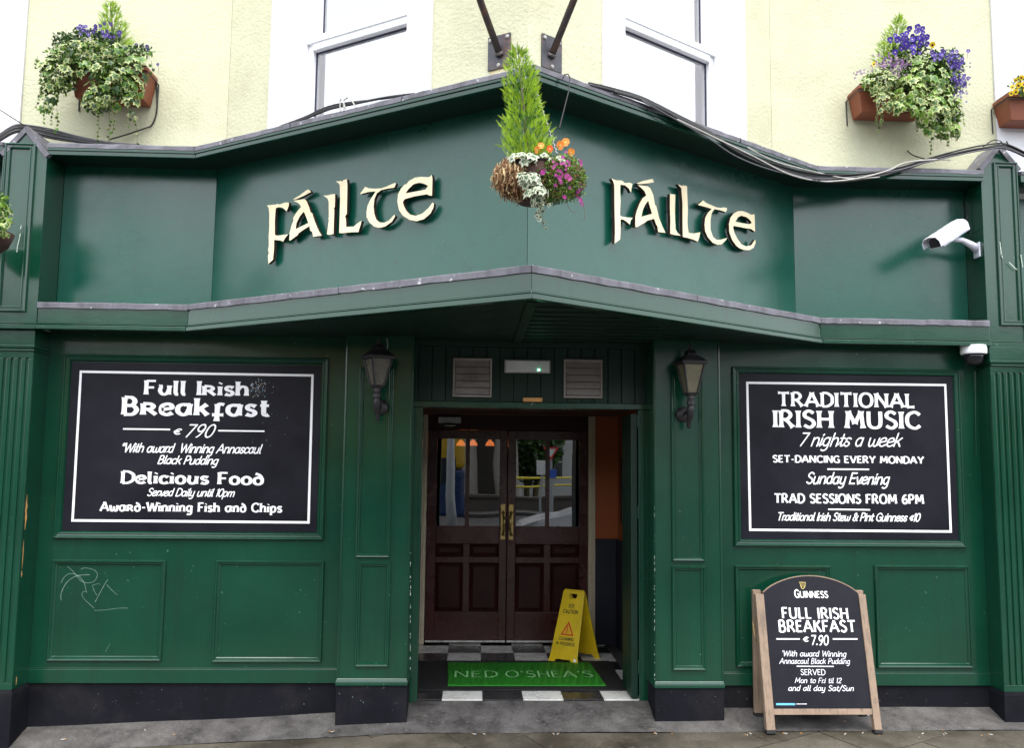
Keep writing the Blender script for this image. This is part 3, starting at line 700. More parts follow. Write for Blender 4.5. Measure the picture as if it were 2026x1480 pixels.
bx3(XRD, XRD+.1, YT+.092, YD-.016, zdado, zl, M['orangewall'], 'orange_wall', lob); bx3(XRD-.02, XRD+.1, YT+.092, YD-.016, -.01, zdado-.001, M['navy'], 'dado', lob, .004)
xfr = FD.px(1177, 1000)[0]
bx3(xfr+.001, 1.6, YD-.001, YD+.1, zdado, zl, M['orangewall'], 'orange_wall', lob); bx3(xfr+.001, 1.6, YD-.02, YD+.1, -.01, zdado-.001, M['navy'], 'dado', lob, .004)
nb = thing('notice_frame', 'dark framed notice on the orange lobby wall', 'picture frame', (XRD, 7.5, 1.3))
f1 = Fr((XRD, 0, 0), (0, -1, 0), (0, 0, 1))   # plane facing -x
q = MB(); zz0, zz1 = FY(7.6).px(1215, 1042)[1], FY(7.6).px(1215, 905)[1]
q.loft(f1, -7.95, -7.15, zz0, zz1, 0, [(0, 0), (0, .02), (.04, .02), (.04, .008)]); q.build('frame', M['maroon2'], nb, bev=.002)
q = MB(); q.box(f1, -7.91, -7.19, .001, .006, zz0+.04, zz1-.04); q.build('paper', M['jamb'], nb)
# cream door frame
xfl = FD.px(834, 1000)[0]; dfx = [FD.px(x, 1100)[0] for x in (832, 842, 1163, 1177)]
dfr = thing('door_frame', 'worn cream door frame around the pair of dark varnished doors', 'door frame', ((dfx[0]+dfx[3])/2, YD, 0))
for a, b in ((dfx[0], dfx[1]), (dfx[2], dfx[3])):
    bx3(a, b, YD-.03, YD+.09, .0, zd1-.001, M['jamb'], 'door_jamb', dfr, .004); bx3((a+b)/2-.006, (a+b)/2+.006, YD-.036, YD-.0305, .0, zd1-.001, M['jamb'], 'jamb_bead', dfr, .003)
zdt = FD.px(1000, 862)[1]
bx3(dfx[1]+.001, dfx[2]-.001, YD-.01, YD+.09, zdt+.05, zd1-.001, M['maroon2'], 'transom_board', dfr, .004)
# pub interior behind the glass
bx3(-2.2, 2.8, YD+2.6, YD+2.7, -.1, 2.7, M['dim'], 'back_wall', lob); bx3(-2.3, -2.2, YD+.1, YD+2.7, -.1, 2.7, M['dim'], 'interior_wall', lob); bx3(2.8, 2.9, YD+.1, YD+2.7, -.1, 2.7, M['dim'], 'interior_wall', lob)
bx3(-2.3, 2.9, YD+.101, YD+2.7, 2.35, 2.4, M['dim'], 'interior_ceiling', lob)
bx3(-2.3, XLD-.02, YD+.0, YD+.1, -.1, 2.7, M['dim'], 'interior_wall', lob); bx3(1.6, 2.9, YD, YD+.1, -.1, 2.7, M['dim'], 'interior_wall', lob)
def leaf(xa, xb, glass, smalls, larges, label, hx):
    x0, x1 = FD.px(xa, 1100)[0], FD.px(xb, 1100)[0]
    t = thing('entrance_door', label, 'door', (x0, YD, 0)); fr = FY(YD)
    zg1, zg0 = FD.px(1000, 869.5)[1], FD.px(1000, 1041.5)[1]; ztop = zdt+.045; T = -.045
    X = lambda p: FD.px(p, 1000)[0]; gx0, gx1, mx0, mx1 = [X(p) for p in glass]
    z = lambda y: FD.px(1000, y)[1]
    def bar(nm, a, b, c, d, m='maroon', n=0, bev=.003): q = MB(); q.box(fr, a, b, T, n, c, d); return q.build(nm, M[m], t, bev=bev)
    bar('stile', x0, gx0, .035, ztop); bar('stile', gx1, x1, .035, ztop)
    bar('rail', gx0+.0005, gx1-.0005, zg1, ztop); bar('rail', gx0+.0005, gx1-.0005, z(1077), zg0); bar('rail', gx0+.0005, gx1-.0005, z(1114.5), z(1102.5)); bar('rail', gx0+.0005, gx1-.0005, .035, z(1211.5))
    bar('muntin', mx0, mx1, zg0+.0005, zg1-.0005, n=-.002); bar('muntin', mx0-.012, mx1+.012, z(1211), z(1077.5), n=-.001)
    q = MB(); q.box(fr, gx0-.005, gx1+.005, -.026, -.020, zg0-.005, zg1+.005); q.build('pane', M['glass'], t)
    xm0, xm1 = mx0-.012, mx1+.012
    for (a, b) in ((gx0, xm0), (xm1, gx1)):
        for (c, d) in ((z(1102), z(1077.5)), (z(1211), z(1115))):
            q = MB(); q.loft(fr, a+.001, b-.001, c+.001, d-.001, -.001, [(0, -.03), (0, 0), (.012, -.012), (.018, -.016), (.034, -.006), (.036, -.006)], close=True); q.build('door_panel', M['maroon2'], t)
    q = MB(); q.box(fr, x0+.004, x1-.004, -.04, .010, .018, .034); q.build('weather_bar', M['silver'], t, bev=.002)
    # handle: back plate, bow and bosses
    a, b = X(hx[0]), X(hx[1]); zc0, zc1 = z(1068), z(998)
    h = MB(); h.box(fr, a, b, 0.0005, .004, zc0, zc1); hd = h.build('door_handle', M['brass'], t, bev=.0015)
    xm = (a+b)/2; pts = []
    for k in range(13):
        u = k/12; pts.append(fr.p(xm+hx[2]*.012*math.sin(math.pi*u), .012+.045*math.sin(math.pi*u)**.6, zc0+.045+(zc1-zc0-.12)*u))
    h = MB(); h.tube(pts, [.007+.003*math.sin(math.pi*k/12) for k in range(13)], 10); h.build('handle_bow', M['brass'], hd, smooth=True)
    for u in (0, 12):
        h = MB(); h.lathe(pts[u]-fr.N*.012, [(.013, -.001), (.014, .006), (.008, .012), (.011, .018), (.004, .022)], 12, axis=fr.N); h.build('handle_boss', M['brass'], hd, smooth=True)
    return t
leaf(843, 1001.7, (863, 988, 920, 928), 0, 0, 'left varnished door leaf with a glazed upper half and brass pull on its right edge', (991, 1000, 1))
leaf(1003, 1162.5, (1020.5, 1146, 1079, 1087), 0, 0, 'right varnished door leaf behind the yellow caution board', (1007, 1016, -1))
bx3(X0 and FD.px(1100, 1000)[0], FD.px(1150, 1000)[0], YD+.09, YD+.11, .9, 2.1, M['ink'], 'dark_sheet', lob)  # plain dark sheet behind the outer part of the right door glass
# plates and lights above the doors
sp = thing('small_plate', 'small pale plate on the dark board above the left door', 'sign', (FD.px(890, 830)[0], YD, 1.95))
r = FD.rect(868, 826, 912, 838); bx3(r[0], r[1], YD-.06, YD-.012, r[2], r[3], M['greybox'], 'plate_body', sp, .003)
r = FD.rect(877, 842, 903, 844.5); q = MB(); q.lathe((( r[0]+r[1])/2, YD-.05, r[2]), [(.02, 0), ((r[1]-r[0])/2, .008), ((r[1]-r[0])/2, .012)], 16); tag(q.build('ceiling_light_rim', M['greybox'], smooth=True), 'thin crescent rim of a ceiling light just above the left door glass', 'light')
M['lampO'] = emit('lit_orange_shade', (1.0, .25, .06), 1.6); M['lampB'] = emit('lit_bulb', (1, .6, .3), 5)
for (x, y, lb) in ((912, 876, 'lit orange pendant lamp behind the glass, leftmost of three'), (936, 875.5, 'lit orange pendant lamp behind the glass, between the other two'), (969.5, 876, 'lit orange pendant lamp behind the glass, nearest the door handles')):
    c = U(x, y, Y=9.6); t = thing('pendant_lamp', lb, 'lamp', c, 'pendant lamps inside the pub')
    q = MB(); q.lathe(c-Vector((0, 0, .035)), [(.048, 0), (.050, .008), (.043, .028), (.030, .046), (.018, .056), (.014, .066)], 18); q.build('lamp_shade', M['lampO'], t, smooth=True)
    q = MB(); q.tube([c+Vector((0, 0, .03)), c+Vector((0, 0, .5))], .004, 6); q.build('cord', M['ink'], t)
    q = MB(); q.lathe(c-Vector((0, 0, .032)), [(.02, 0), (.022, .006), (.02, .008)], 12); q.build('bulb', M['lampB'], t)
# ------------------------------------------------------------------ vents, light, block on the header
def vent(x0, y0, x1, y1, lab):
    fr = FT; r = fr.rect(x0, y0, x1, y1); t = thing('air_vent', lab, 'vent', fr.p(r[0], 0, r[2]), 'louvred vents over the doors')
    q = MB(); q.loft(fr, r[0], r[1], r[2], r[3], .0, [(0, .001), (0, .026), (.003, .029), (.010, .029), (.012, .018), (.016, .018), (.016, .001)]); q.build('vent_frame', M['vent'], t)
    q = MB(); q.box(fr, r[0]+.012, r[1]-.012, .001, .003, r[2]+.012, r[3]-.012); q.build('backing', M['dim'], t)
    h = (r[3]-r[2]-.034)/5
    for k in range(5):
        z0 = r[2]+.017+h*k; q = MB(); a, b = r[0]+.018, r[1]-.018
        q.hexa([fr.p(a, .034, z0+.003), fr.p(b, .034, z0+.003), fr.p(b, .031, z0+.003), fr.p(a, .031, z0+.003), fr.p(a, .006, z0+h*1.05), fr.p(b, .006, z0+h*1.05), fr.p(b, .003, z0+h*1.05), fr.p(a, .003, z0+h*1.05)])
        q.build('slat', M['vent'], t, bev=.0008)
vent(896, 709.5, 973, 786, 'grey louvred vent over the doors, left of the emergency light')
vent(1115, 712, 1191, 788, 'grey louvred vent over the doors, right of the emergency light')
r = FT.rect(998, 713, 1088, 738.5); t = thing('emergency_light', 'scuffed grey emergency light with a tiny green indicator between the two vents', 'light', FT.p(r[0], 0, r[2]))
q = MB(); q.box(FT, r[0], r[1], .001, .035, r[2], r[3]); q.build('light_body', M['greybox'], t, bev=.006)
q = MB(); q.box(FT, r[0]+.008, r[1]-.008, .0355, .052, r[2]+.006, r[3]-.006); q.build('diffuser', M['diffuser'], t, bev=.010)
p = FT.px(1065, 733.5); q = MB(); q.lathe(FT.p(p[0], .052, p[1]), [(.006, 0), (.005, .004), (.002, .006)], 12, axis=FT.N); q.build('indicator', emit('green_led', (.15, 1, .5), 8), t)
r = FT.rect(1034, 784, 1072, 796); q = MB(); z0, z1 = r[2], r[3]
q.box(FT, r[0], r[1], -.012, .07, zh1+.003, zh1+.03); t = thing('wooden_block', 'bare wooden block with a small hook on the rail over the doors', 'block', FT.p(r[0], 0, zh1)); q.build('block', M['rawwood'], t, bev=.003)
q = MB(); c = FT.p((r[0]+r[1])/2, .045, zh1+.002); q.tube([c+Vector((0, 0, .01)), c-Vector((0, 0, .012)), c-Vector((.006, 0, .022)), c-Vector((.012, 0, .016))], .002, 6); q.build('hook', M['bolt'], t)
# ------------------------------------------------------------------ lettering
GL = {
'A': (8.4, '0,0 4.1,10/4.1,10 8.2,0/1.7,3.3 6.6,3.3'), 'B': (6.6, '.6,0 .6,10/~.6,10 3.6,9.9 5,7.6 3.6,5.3 .6,5.2/~.6,5.2 4.2,5.1 5.8,2.7 4.2,.1 .6,0'),
'C': (7.6, '~7.2,8.2 4.6,9.9 1.4,8.3 .5,5 1.4,1.7 4.6,.1 7.2,1.8'), 'D': (7.4, '.6,0 .6,10/~.6,10 3.8,9.8 6.6,7.6 7,5 6.6,2.4 3.8,.2 .6,0'),
'E': (5.8, '.6,0 .6,10/.6,9.7 5.2,9.7/.6,5.2 4.6,5.2/.6,.3 5.4,.3'), 'F': (5.6, '.6,0 .6,10/.6,9.7 5.3,9.7/.6,5 4.5,5'),
'G': (8, '~7.2,8.2 4.6,9.9 1.4,8.3 .5,5 1.4,1.7 4.6,.1 7.1,1.2/7.2,0 7.2,4.6/4.7,4.6 7.4,4.6'), 'H': (7.4, '.6,0 .6,10/6.8,0 6.8,10/.6,5.1 6.8,5.1'),
'I': (1.5, '.7,0 .7,10'), 'K': (6.8, '.6,0 .6,10/5.8,10 .9,4.6/2.4,6.2 6.4,0'), 'L': (5.4, '.6,0 .6,10/.6,.3 5.2,.3'),
'M': (9.6, '.7,0 1.5,10/1.5,10 4.8,2.6/4.8,2.6 8.1,10/8.1,10 9,0'), 'N': (8, '.6,0 .6,10/.6,10 7.2,0/7.2,0 7.2,10'),
'O': (8.6, '~4.3,10 1.5,8.6 .5,5 1.5,1.4 4.3,0 7.1,1.4 8.1,5 7.1,8.6 4.3,10'), 'P': (6.2, '.6,0 .6,10/~.6,10 4,9.8 5.6,7.3 4,4.8 .6,4.6'),
'R': (7, '.6,0 .6,10/~.6,10 3.8,9.8 5.4,7.4 3.8,5 .6,4.9/3,4.9 6.6,0'), 'S': (6, '~5.4,8.6 3,10 .9,8.6 1,6.6 3,5.3 5,3.9 5.4,1.7 3.2,0 .5,1.4'),
'T': (7.2, '3.6,0 3.6,10/.1,9.7 7.1,9.7'), 'U': (7.6, '~.7,10 .7,3.6 1.5,1 3.8,.1 6.1,1 6.8,3.6 6.8,10'), 'V': (8, '.2,10 4,0/4,0 7.8,10'),
'W': (11, '.2,10 2.8,0/2.8,0 5.5,9/5.5,9 8.2,0/8.2,0 10.8,10'), 'Y': (7.6, '.2,10 3.8,4.8/7.4,10 3.8,4.8/3.8,4.8 3.8,0'),
'a': (6.2, '~4.9,5.6 2.7,6.4 .7,4.9 .6,1.9 2.4,.1 4.2,.9 5,3/5,6.4 5,.2'), 'b': (6, '.6,10 .6,0/~.6,4.4 2.2,6.4 4.6,5.6 5.2,3.2 4.4,.7 2.2,0 .6,1.2'),
'c': (5.2, '~4.9,5.2 3,6.4 1,5.4 .5,3.2 1,1 3,0 5,1.1'), 'd': (6.2, '~4.9,5.6 2.7,6.4 .7,4.9 .6,1.9 2.4,.1 4.2,.9 5,3/5,10 5,.2'),
'e': (5.8, '~.6,3 3,3.5 5,4 4.6,5.8 3,6.4 1,5.4 .5,3.2 1,1 3.1,0 5.2,1.2'), 'f': (4, '~4.4,9.2 3.2,10 2.2,9 2,7 2,0/.4,6.1 4,6.1'),
'g': (6.2, '~4.9,5.6 2.7,6.4 .7,4.9 .6,2 2.4,.2 4.2,1 5,3/~5,6.4 5,-.6 4.4,-2.6 2.6,-3.5 .8,-2.8'), 'h': (6.2, '.6,10 .6,0/~.6,4.2 2.4,6.3 4.4,6 5.1,4 5.1,0'),
'i': (1.9, '.8,6.3 .8,0/.7,8.2 1.2,9'), 'k': (5.8, '.6,10 .6,0/4.9,6.4 .9,2.8/2.2,4 5.3,0'), 'l': (2.4, '~.8,10 .8,1.5 1.2,.3 2.2,.2'),
'm': (9.4, '.7,6.4 .7,0/~.7,4.2 2.2,6.3 3.9,6 4.5,4 4.5,0/~4.5,4.2 6,6.3 7.8,6 8.4,4 8.4,0'), 'n': (6.2, '.7,6.4 .7,0/~.7,4.2 2.4,6.3 4.4,6 5.1,4 5.1,0'),
'o': (5.8, '~2.9,6.4 1,5.4 .5,3.2 1,1 2.9,0 4.8,1 5.3,3.2 4.8,5.4 2.9,6.4'), 'p': (6, '.7,6.4 .7,-3.4/~.7,4.4 2.2,6.4 4.6,5.6 5.2,3.2 4.4,.7 2.2,0 .7,1.2'),
'r': (4.2, '.7,6.4 .7,0/~.7,3.9 2.2,6.2 4,6'), 's': (4.8, '~4.3,5.5 2.4,6.4 .9,5.4 1.2,3.9 3.4,2.8 4.1,1.4 2.6,0 .4,.9'), 't': (4, '~1.8,9 1.8,1.6 2.6,.1 3.9,.7/.2,6.1 3.9,6.1'),
'u': (6.2, '~.7,6.4 .7,2 1.6,.2 3.6,.3 5,2.6/5,6.4 5,.1'), 'v': (5.4, '.3,6.4 2.7,0/2.7,0 5.1,6.4'), 'w': (8.4, '~.5,6.4 .8,2 2,.1 3.6,.9 4.2,3/~4.2,5.2 4.5,1.6 5.8,.1 7.2,1.2 7.8,6.4'),
'y': (6, '~.7,6.4 .8,2.4 1.8,.4 3.8,.5 4.9,2.6/~4.9,6.4 4.9,-.6 4.2,-2.6 2.4,-3.5 .8,-2.8'),
'0': (6.4, '~3.2,10 1.3,8.6 .6,5 1.3,1.4 3.2,0 5.1,1.4 5.8,5 5.1,8.6 3.2,10'), '1': (2.6, '1.6,0 1.6,10/1.6,9.8 .3,8.4'), '2': (6, '~.7,7.8 1.6,9.6 3.6,9.9 5.1,8 4.2,5.4 .7,.4/.6,.3 5.6,.3'),
'6': (6.2, '~5,9.8 2.4,8.6 .8,5.2 .8,2.4 2.4,.1 4.6,.4 5.6,2.6 4.8,4.8 2.8,5.3 .9,3.4'), '7': (6, '.5,9.7 5.6,9.7/5.6,9.7 2.2,0'), '9': (6.2, '~5.4,7 4,4.6 2,4.8 .8,7 1.8,9.4 4,9.9 5.4,8 5.4,5 3.6,1 2.4,0'),
'e_': (5.6, '~5,7.4 3.2,8.4 1.4,7 .9,4.8 1.4,2.4 3.2,1.2 5,2/.1,5.6 3.8,5.6/.1,4 3.6,4'), '&': (7.4, '~6.8,6.2 5,2 2.8,0 .8,1.4 1.2,4 3.6,5.6 4.3,8 3,9.8 1.5,8.4 2,6 6.8,.2'),
'*': (3.6, '1.8,10 1.8,7/.5,9.3 3.1,7.7/.5,7.7 3.1,9.3'), '-': (4, '.5,4 3.5,4'), '.': (1.8, '.6,.2 1.2,.7'), "'": (1.6, '.9,10 .6,7.6'), '/': (4.4, '.2,-1.5 4.2,11'), ' ': (3.4, ''),
'r^': (6.6, '.7,6.5 .7,0/~.7,6.4 3.6,6.3 5,4.8 3.6,3.3 .7,3.1/2.8,3.2 6.2,0'), 'f^': (5.2, '2.4,6.6 2.2,-3.4/~2.4,5.4 3.4,6.8 5.2,6.3/.2,.3 5,.3'), 'd^': (6, '~2.9,5.9 1,5.1 .5,3.1 1,1 2.9,0 4.8,1 5.3,3.1 4.8,5.2 2.9,5.9/~5.1,4.4 4.4,7 3,8.6 1.2,9.2'),
'a^': (6.6, '~5.2,5.9 2.7,6.2 .7,4.9 .6,1.9 2.6,.1 4.4,.9 5.3,3/5.5,6.5 5.2,.1/3,5.9 5.8,6.3')}
GL['w^'] = GL['w']; GL['u^'] = (6.6, '~.2,6.1 1.3,6.2 1.1,5 .8,2.4 2.4,.1 4.4,.9 5.3,3/5.5,6.5 5.2,.1')
def spline(P, n=5):
    out = []
    for i in range(len(P)-1):
        p0 = P[max(i-1, 0)]; p1 = P[i]; p2 = P[i+1]; p3 = P[min(i+2, len(P)-1)]
        if P[0] == P[-1]:
            if i == 0: p0 = P[-2]
            if i == len(P)-2: p3 = P[1]
        for k in range(n):
            t = k/n; out.append(tuple(.5*((2*p1[a])+(-p0[a]+p2[a])*t+(2*p0[a]-5*p1[a]+4*p2[a]-p3[a])*t*t+(-p0[a]+3*p1[a]-3*p2[a]+p3[a])*t**3) for a in (0, 1)))
    out.append(P[-1]); return out
SO = [0]
def ribbon(mb, fr, pts, w, n, flare=0, mapf=None, vari=None):
    """flat painted stroke; n is how proud it lies, each stroke a hair above the last"""
    SO[0] = (SO[0]+1) % 12; n = n+SO[0]*.00012
    m_ = len(pts); L = []; Rr = []; cum = [0]
    for i in range(1, m_): cum.append(cum[-1]+math.hypot(pts[i][0]-pts[i-1][0], pts[i][1]-pts[i-1][1]))
    tot = cum[-1] or 1
    q = []
    if flare and tot > 2.2*w:     # insert samples near the ends for the flared serif
        def at(d):
            for i in range(1, m_):
                if cum[i] >= d-1e-9: t = (d-cum[i-1])/max(cum[i]-cum[i-1], 1e-9); return (pts[i-1][0]+(pts[i][0]-pts[i-1][0])*t, pts[i-1][1]+(pts[i][1]-pts[i-1][1])*t)
            return pts[-1]
        ds = sorted(set([0, .45*w, 1.1*w, tot-1.1*w, tot-.45*w, tot]+[c for c in cum if 1.1*w < c < tot-1.1*w])); q = [(at(d), w*(1+flare*(1 if min(d, tot-d) < 1e-6 else (.35 if min(d, tot-d) < .6*w else 0)))) for d in ds]
    else: q = [(p, w) for p in pts]
    for i in range(len(q)):
        a, b = q[max(i-1, 0)][0], q[min(i+1, len(q)-1)][0]
        if pts[0] == pts[-1] and i in (0, len(q)-1): a, b = q[-2][0], q[1][0]
        dx, dy = b[0]-a[0], b[1]-a[1]; l = math.hypot(dx, dy) or 1; ww = q[i][1]/2
        # vertical strokes heavier than horizontal ones
        ww *= (.72+.28*abs(dy)/l) if vari is None else vari(dx/l, dy/l)
        L.append((q[i][0][0]-dy/l*ww, q[i][0][1]+dx/l*ww)); Rr.append((q[i][0][0]+dy/l*ww, q[i][0][1]-dx/l*ww))
    P = [mapf(*p) if mapf else p for p in L]; Q = [mapf(*p) if mapf else p for p in Rr]
    v = [fr.p(a, n, b) for a, b in P]+[fr.p(a, n, b) for a, b in Q]; k = len(P)
    mb.add(v, [(i, k+i, k+i+1, i+1) for i in range(k-1)])
def glyphs(text, style):
    out = []; i = 0
    for ch in text:
        key = ch
        if ch == '€': key = 'e_'
        elif style == 'u' and ch+'^' in GL: key = ch+'^'
        out.append(key)
    return out
def letterline(parent, fr, text, style, xl, xr, yl, yr, cap, wt, mat, n=.004, slant=0, flare=0, gap=1.0, sp=None):
    """text drawn on plane fr between the image positions of its two baseline ends"""
    a = fr.px(xl, yl); b = fr.px(xr, yr); top = fr.px(xl, yl-cap); H = top[1]-a[1]
    ks = glyphs(text, style); pos = []; x = 0
    for k in ks: pos.append(x); x += GL[k][0]+gap
    tot = x-gap+slant*8
    kx = (b[0]-a[0])/tot; kz = H/10; mb = MB()
    for k, x0 in zip(ks, pos):
        jit = ru(-.12, .12) if style in 's' else 0
        def mp(u, v, x0=x0):
            X = (x0+u+slant*max(v, -4))*kx; return (a[0]+X, a[1]+(b[1]-a[1])*X/(b[0]-a[0])+(v+jit)*kz)
        if not GL[k][1]: continue
        for stt in GL[k][1].split('/'):
            sm = stt[0] == '~'; P = [tuple(float(c) for c in q.split(',')) for q in stt.lstrip('~').split()]
            if k == 'e_' : P = [(p[0], p[1]*.8+.4) for p in P]
            if sm: P = spline(P)
            elif style == 's': 
                (ax, ay), (bx_, by) = P[0], P[-1]; P = [(ax+(bx_-ax)*t/3, ay+(by-ay)*t/3) for t in range(4)]
            ribbon(mb, fr, P, wt, n, 0 if sm and style != 'u' else flare, mp, (lambda dx, dy: .95) if style == 's' else None)
            if style == 's':   # round pen caps
                for e in (P[0], P[-1]):
                    SO[0] = (SO[0]+1) % 12; c = [mp(e[0]+wt*.46*math.cos(q*math.pi/3), e[1]+wt*.46*math.sin(q*math.pi/3)) for q in range(6)]
                    mb.add([fr.p(u, n+SO[0]*.00012, v) for u, v in c], [tuple(range(6))])
    if style == 's' and slant > .25:      # joined-up brush script: upstrokes between the small letters
        for j in range(len(ks)-1):
            if ks[j] in 'abcdehiklmnorstuvw' and ks[j+1] in 'abcdegimnoprstuvwyk' and GL[ks[j]][1] and GL[ks[j+1]][1]:
                X0 = pos[j]+GL[ks[j]][0]-1.5; X1 = pos[j+1]+1.0; P = [(X0, .4), ((X0+X1)/2+.1, 1.0), (X1, 3.6)]
                ribbon(mb, fr, P, wt*.8, n, 0, lambda u, v: (a[0]+(u+slant*v)*kx, a[1]+(b[1]-a[1])*(u+slant*v)*kx/(b[0]-a[0])+v*kz), lambda dx, dy: .9)
    return mb.build('lettering', mat, parent)
def rule(parent, fr, x0, y0, x1, y1, th, mat, n=.004):
    a = fr.px(x0, y0); b = fr.px(x1, y1); c = fr.px(x0, y0-th); mb = MB(); ribbon(mb, fr, [a, b], c[1]-a[1], n, vari=lambda x, y: 1); return mb.build('rule', mat, parent)
def signboard(name, label, brd, border, bth):
    fr = FW; r = fr.rect(*brd); t = thing(name, label, 'sign', fr.p((r[0]+r[1])/2, 0, r[2]))
    mb = MB(); mb.box(fr, r[0], r[1], .0006, .0032, r[2], r[3]); mb.build('panel', M['board'], t)
    P = [fr.px(*p) for p in border]; q = MB(); th = bth/FPX*YW
    for i in range(4):
        a, b = Vector(P[i]), Vector(P[(i+1) % 4]); d = (b-a).normalized()*th*.5; ribbon(q, fr, [tuple(a-d), tuple(b+d)], th, .0036, vari=lambda x, y: 1)
    q.build('border', M['white'], t)
    return t
SLT = 'black menu board lettered Full Irish Breakfast left of the entrance'
sgl = signboard('menu_board', SLT, (133, 720, 631.5, 1052), [(160.5, 735.5), (618.5, 743), (610.5, 1034), (144, 1030)], 4.6)
Wm = M['white']; S1 = dict(wt=1.75, mat=Wm, flare=.45)
for a in (('Full Irish', 'u', 287, 492, 780.3, 783, 27.5), ('Breakfast', 'u', 243, 532, 819.8, 823.2, 33.5), ('Delicious Food', 'u', 241, 521, 955.8, 959, 23), ('Award-Winning Fish and Chips', 'u', 199, 558, 1011, 1013.8, 17.5)):
    letterline(sgl, FW, *a, wt=2.15 if a[6] > 20 else 2.2, mat=Wm, flare=.32, gap=1.25)
for a in (('*With award  Winning Annascaul', 's', 238, 520, 894.5, 897.3, 17.5), ('Black Pudding', 's', 312, 435, 917.5, 919.5, 16), ('Served Daily until 10pm', 's', 291, 467, 981.3, 983, 15)):
    letterline(sgl, FW, *a, wt=1.55, mat=Wm, slant=.34, gap=.25)
letterline(sgl, FW, '€', 's', 341.5, 362, 861.5, 862, 18, wt=1.15, mat=Wm, slant=.3); letterline(sgl, FW, '790', 's', 363, 428.5, 864.5, 865.8, 25, wt=1.15, mat=Wm, slant=.42, gap=.9)
rule(sgl, FW, 244, 848.8, 337, 850, 3, Wm); rule(sgl, FW, 432, 852.3, 523.6, 853.5, 3, Wm)
# scuffed and flaked patch on the left board
q = MB()
for k in range(150):
    if k < 95: x, y = random.gauss(509, 9), random.gauss(768, 10)
    else: x, y = random.gauss(515, 24), random.gauss(795, 50)
    if not (170 < x < 600 and 745 < y < 1020): continue
    a = FW.px(x, y); s_ = ru(.0012, .0055 if k < 95 else .0026); an = ru(0, 3); SO[0] += 1
    q.add([FW.p(a[0]+s_*math.cos(an+c)*ru(.4, 1), .0044+(k % 9)*.0001, a[1]+s_*math.sin(an+c)*ru(.6, 1.4)) for c in (0, 1.3, 2.5, 3.8, 5)], [(0, 1, 2, 3, 4)], k % 3 if k < 95 else 1+(k % 2))
M['flake1'] = paint('tan_flake', (.42, .33, .22), .8); M['flake2'] = paint('blue_flake', (.12, .24, .32), .8); M['flake3'] = paint('pale_flake', (.45, .47, .50), .8)
q.build('scuff_marks', [M['flake1'], M['flake2'], M['flake3']], sgl, kind='stuff')
sgr = signboard('music_board', 'black board lettered Traditional Irish Music right of the entrance', (1464.5, 742, 1891.5, 1070), [(1478, 757.5), (1869.5, 762), (1880.5, 1052), (1484, 1048.5)], 4.6)
for a in (('TRADITIONAL', 'c', 1539, 1809, 803.5, 806.5, 27), ('IRISH MUSIC', 'c', 1531, 1821.5, 845.3, 848.3, 33)): letterline(sgr, FW, *a, wt=2.05, mat=Wm, flare=.62, gap=1.7)
for a in (('SET-DANCING EVERY MONDAY', 'c', 1529, 1827, 914.5, 917.3, 13.3), ('TRAD SESSIONS FROM 6PM', 'c', 1532, 1827, 994.8, 997, 17.6)): letterline(sgr, FW, *a, wt=2.3, mat=Wm, flare=.3, gap=1.5)
letterline(sgr, FW, '7 nights a week', 's', 1578, 1789, 882.6, 883.8, 26, wt=1.15, mat=Wm, slant=.42, gap=.3)
letterline(sgr, FW, 'Sunday Evening', 's', 1594, 1763, 957.2, 958.6, 22, wt=1.45, mat=Wm, slant=.34, gap=.25)
letterline(sgr, FW, 'Traditional Irish Stew & Pint Guinness €10', 's', 1536, 1822, 1029.8, 1031.8, 15.5, wt=1.7, mat=Wm, slant=.34, gap=.2)
rule(sgr, FW, 1636.5, 928.5, 1719, 929, 3, Wm); rule(sgr, FW, 1638, 1008, 1721, 1009, 3, Wm)
# ------------------------------------------------------------------ raised fascia letters
PAN = offs(P_out, REC)
def word(i, ox, oy, k, letters, label, rock):
    fr = facet(i, REC); nf = .047; t = thing('raised_word', label, 'letters', fr.p(*[1.2, 0, 3.0]))
    for outer, holes in letters:
        cv = lambda s_: [fr.px(ox+float(a.split(',')[0])/k, oy+float(a.split(',')[1])/k, nf) for a in s_.split()]
        o = cv(outer); h = [cv(x) for x in holes]; mb = MB(); mb.extr(fr, o, nf-.024, nf, 0, 1, h); lo = mb.build('letter', [M['gold'], M['edge']], t)
        cx_ = sum(p[0] for p in o)/len(o); pn = MB()
        best = sorted(o, key=lambda p: p[1])
        for p in (best[len(best)//5], best[-len(best)//5]):
            q0 = ((p[0]*.75+cx_*.25), p[1]); pn.tube([fr.p(q0[0], .0, q0[1]), fr.p(q0[0], nf-.0245, q0[1])], .004, 6)
        pn.build('stand_off', M['edge'], lo)
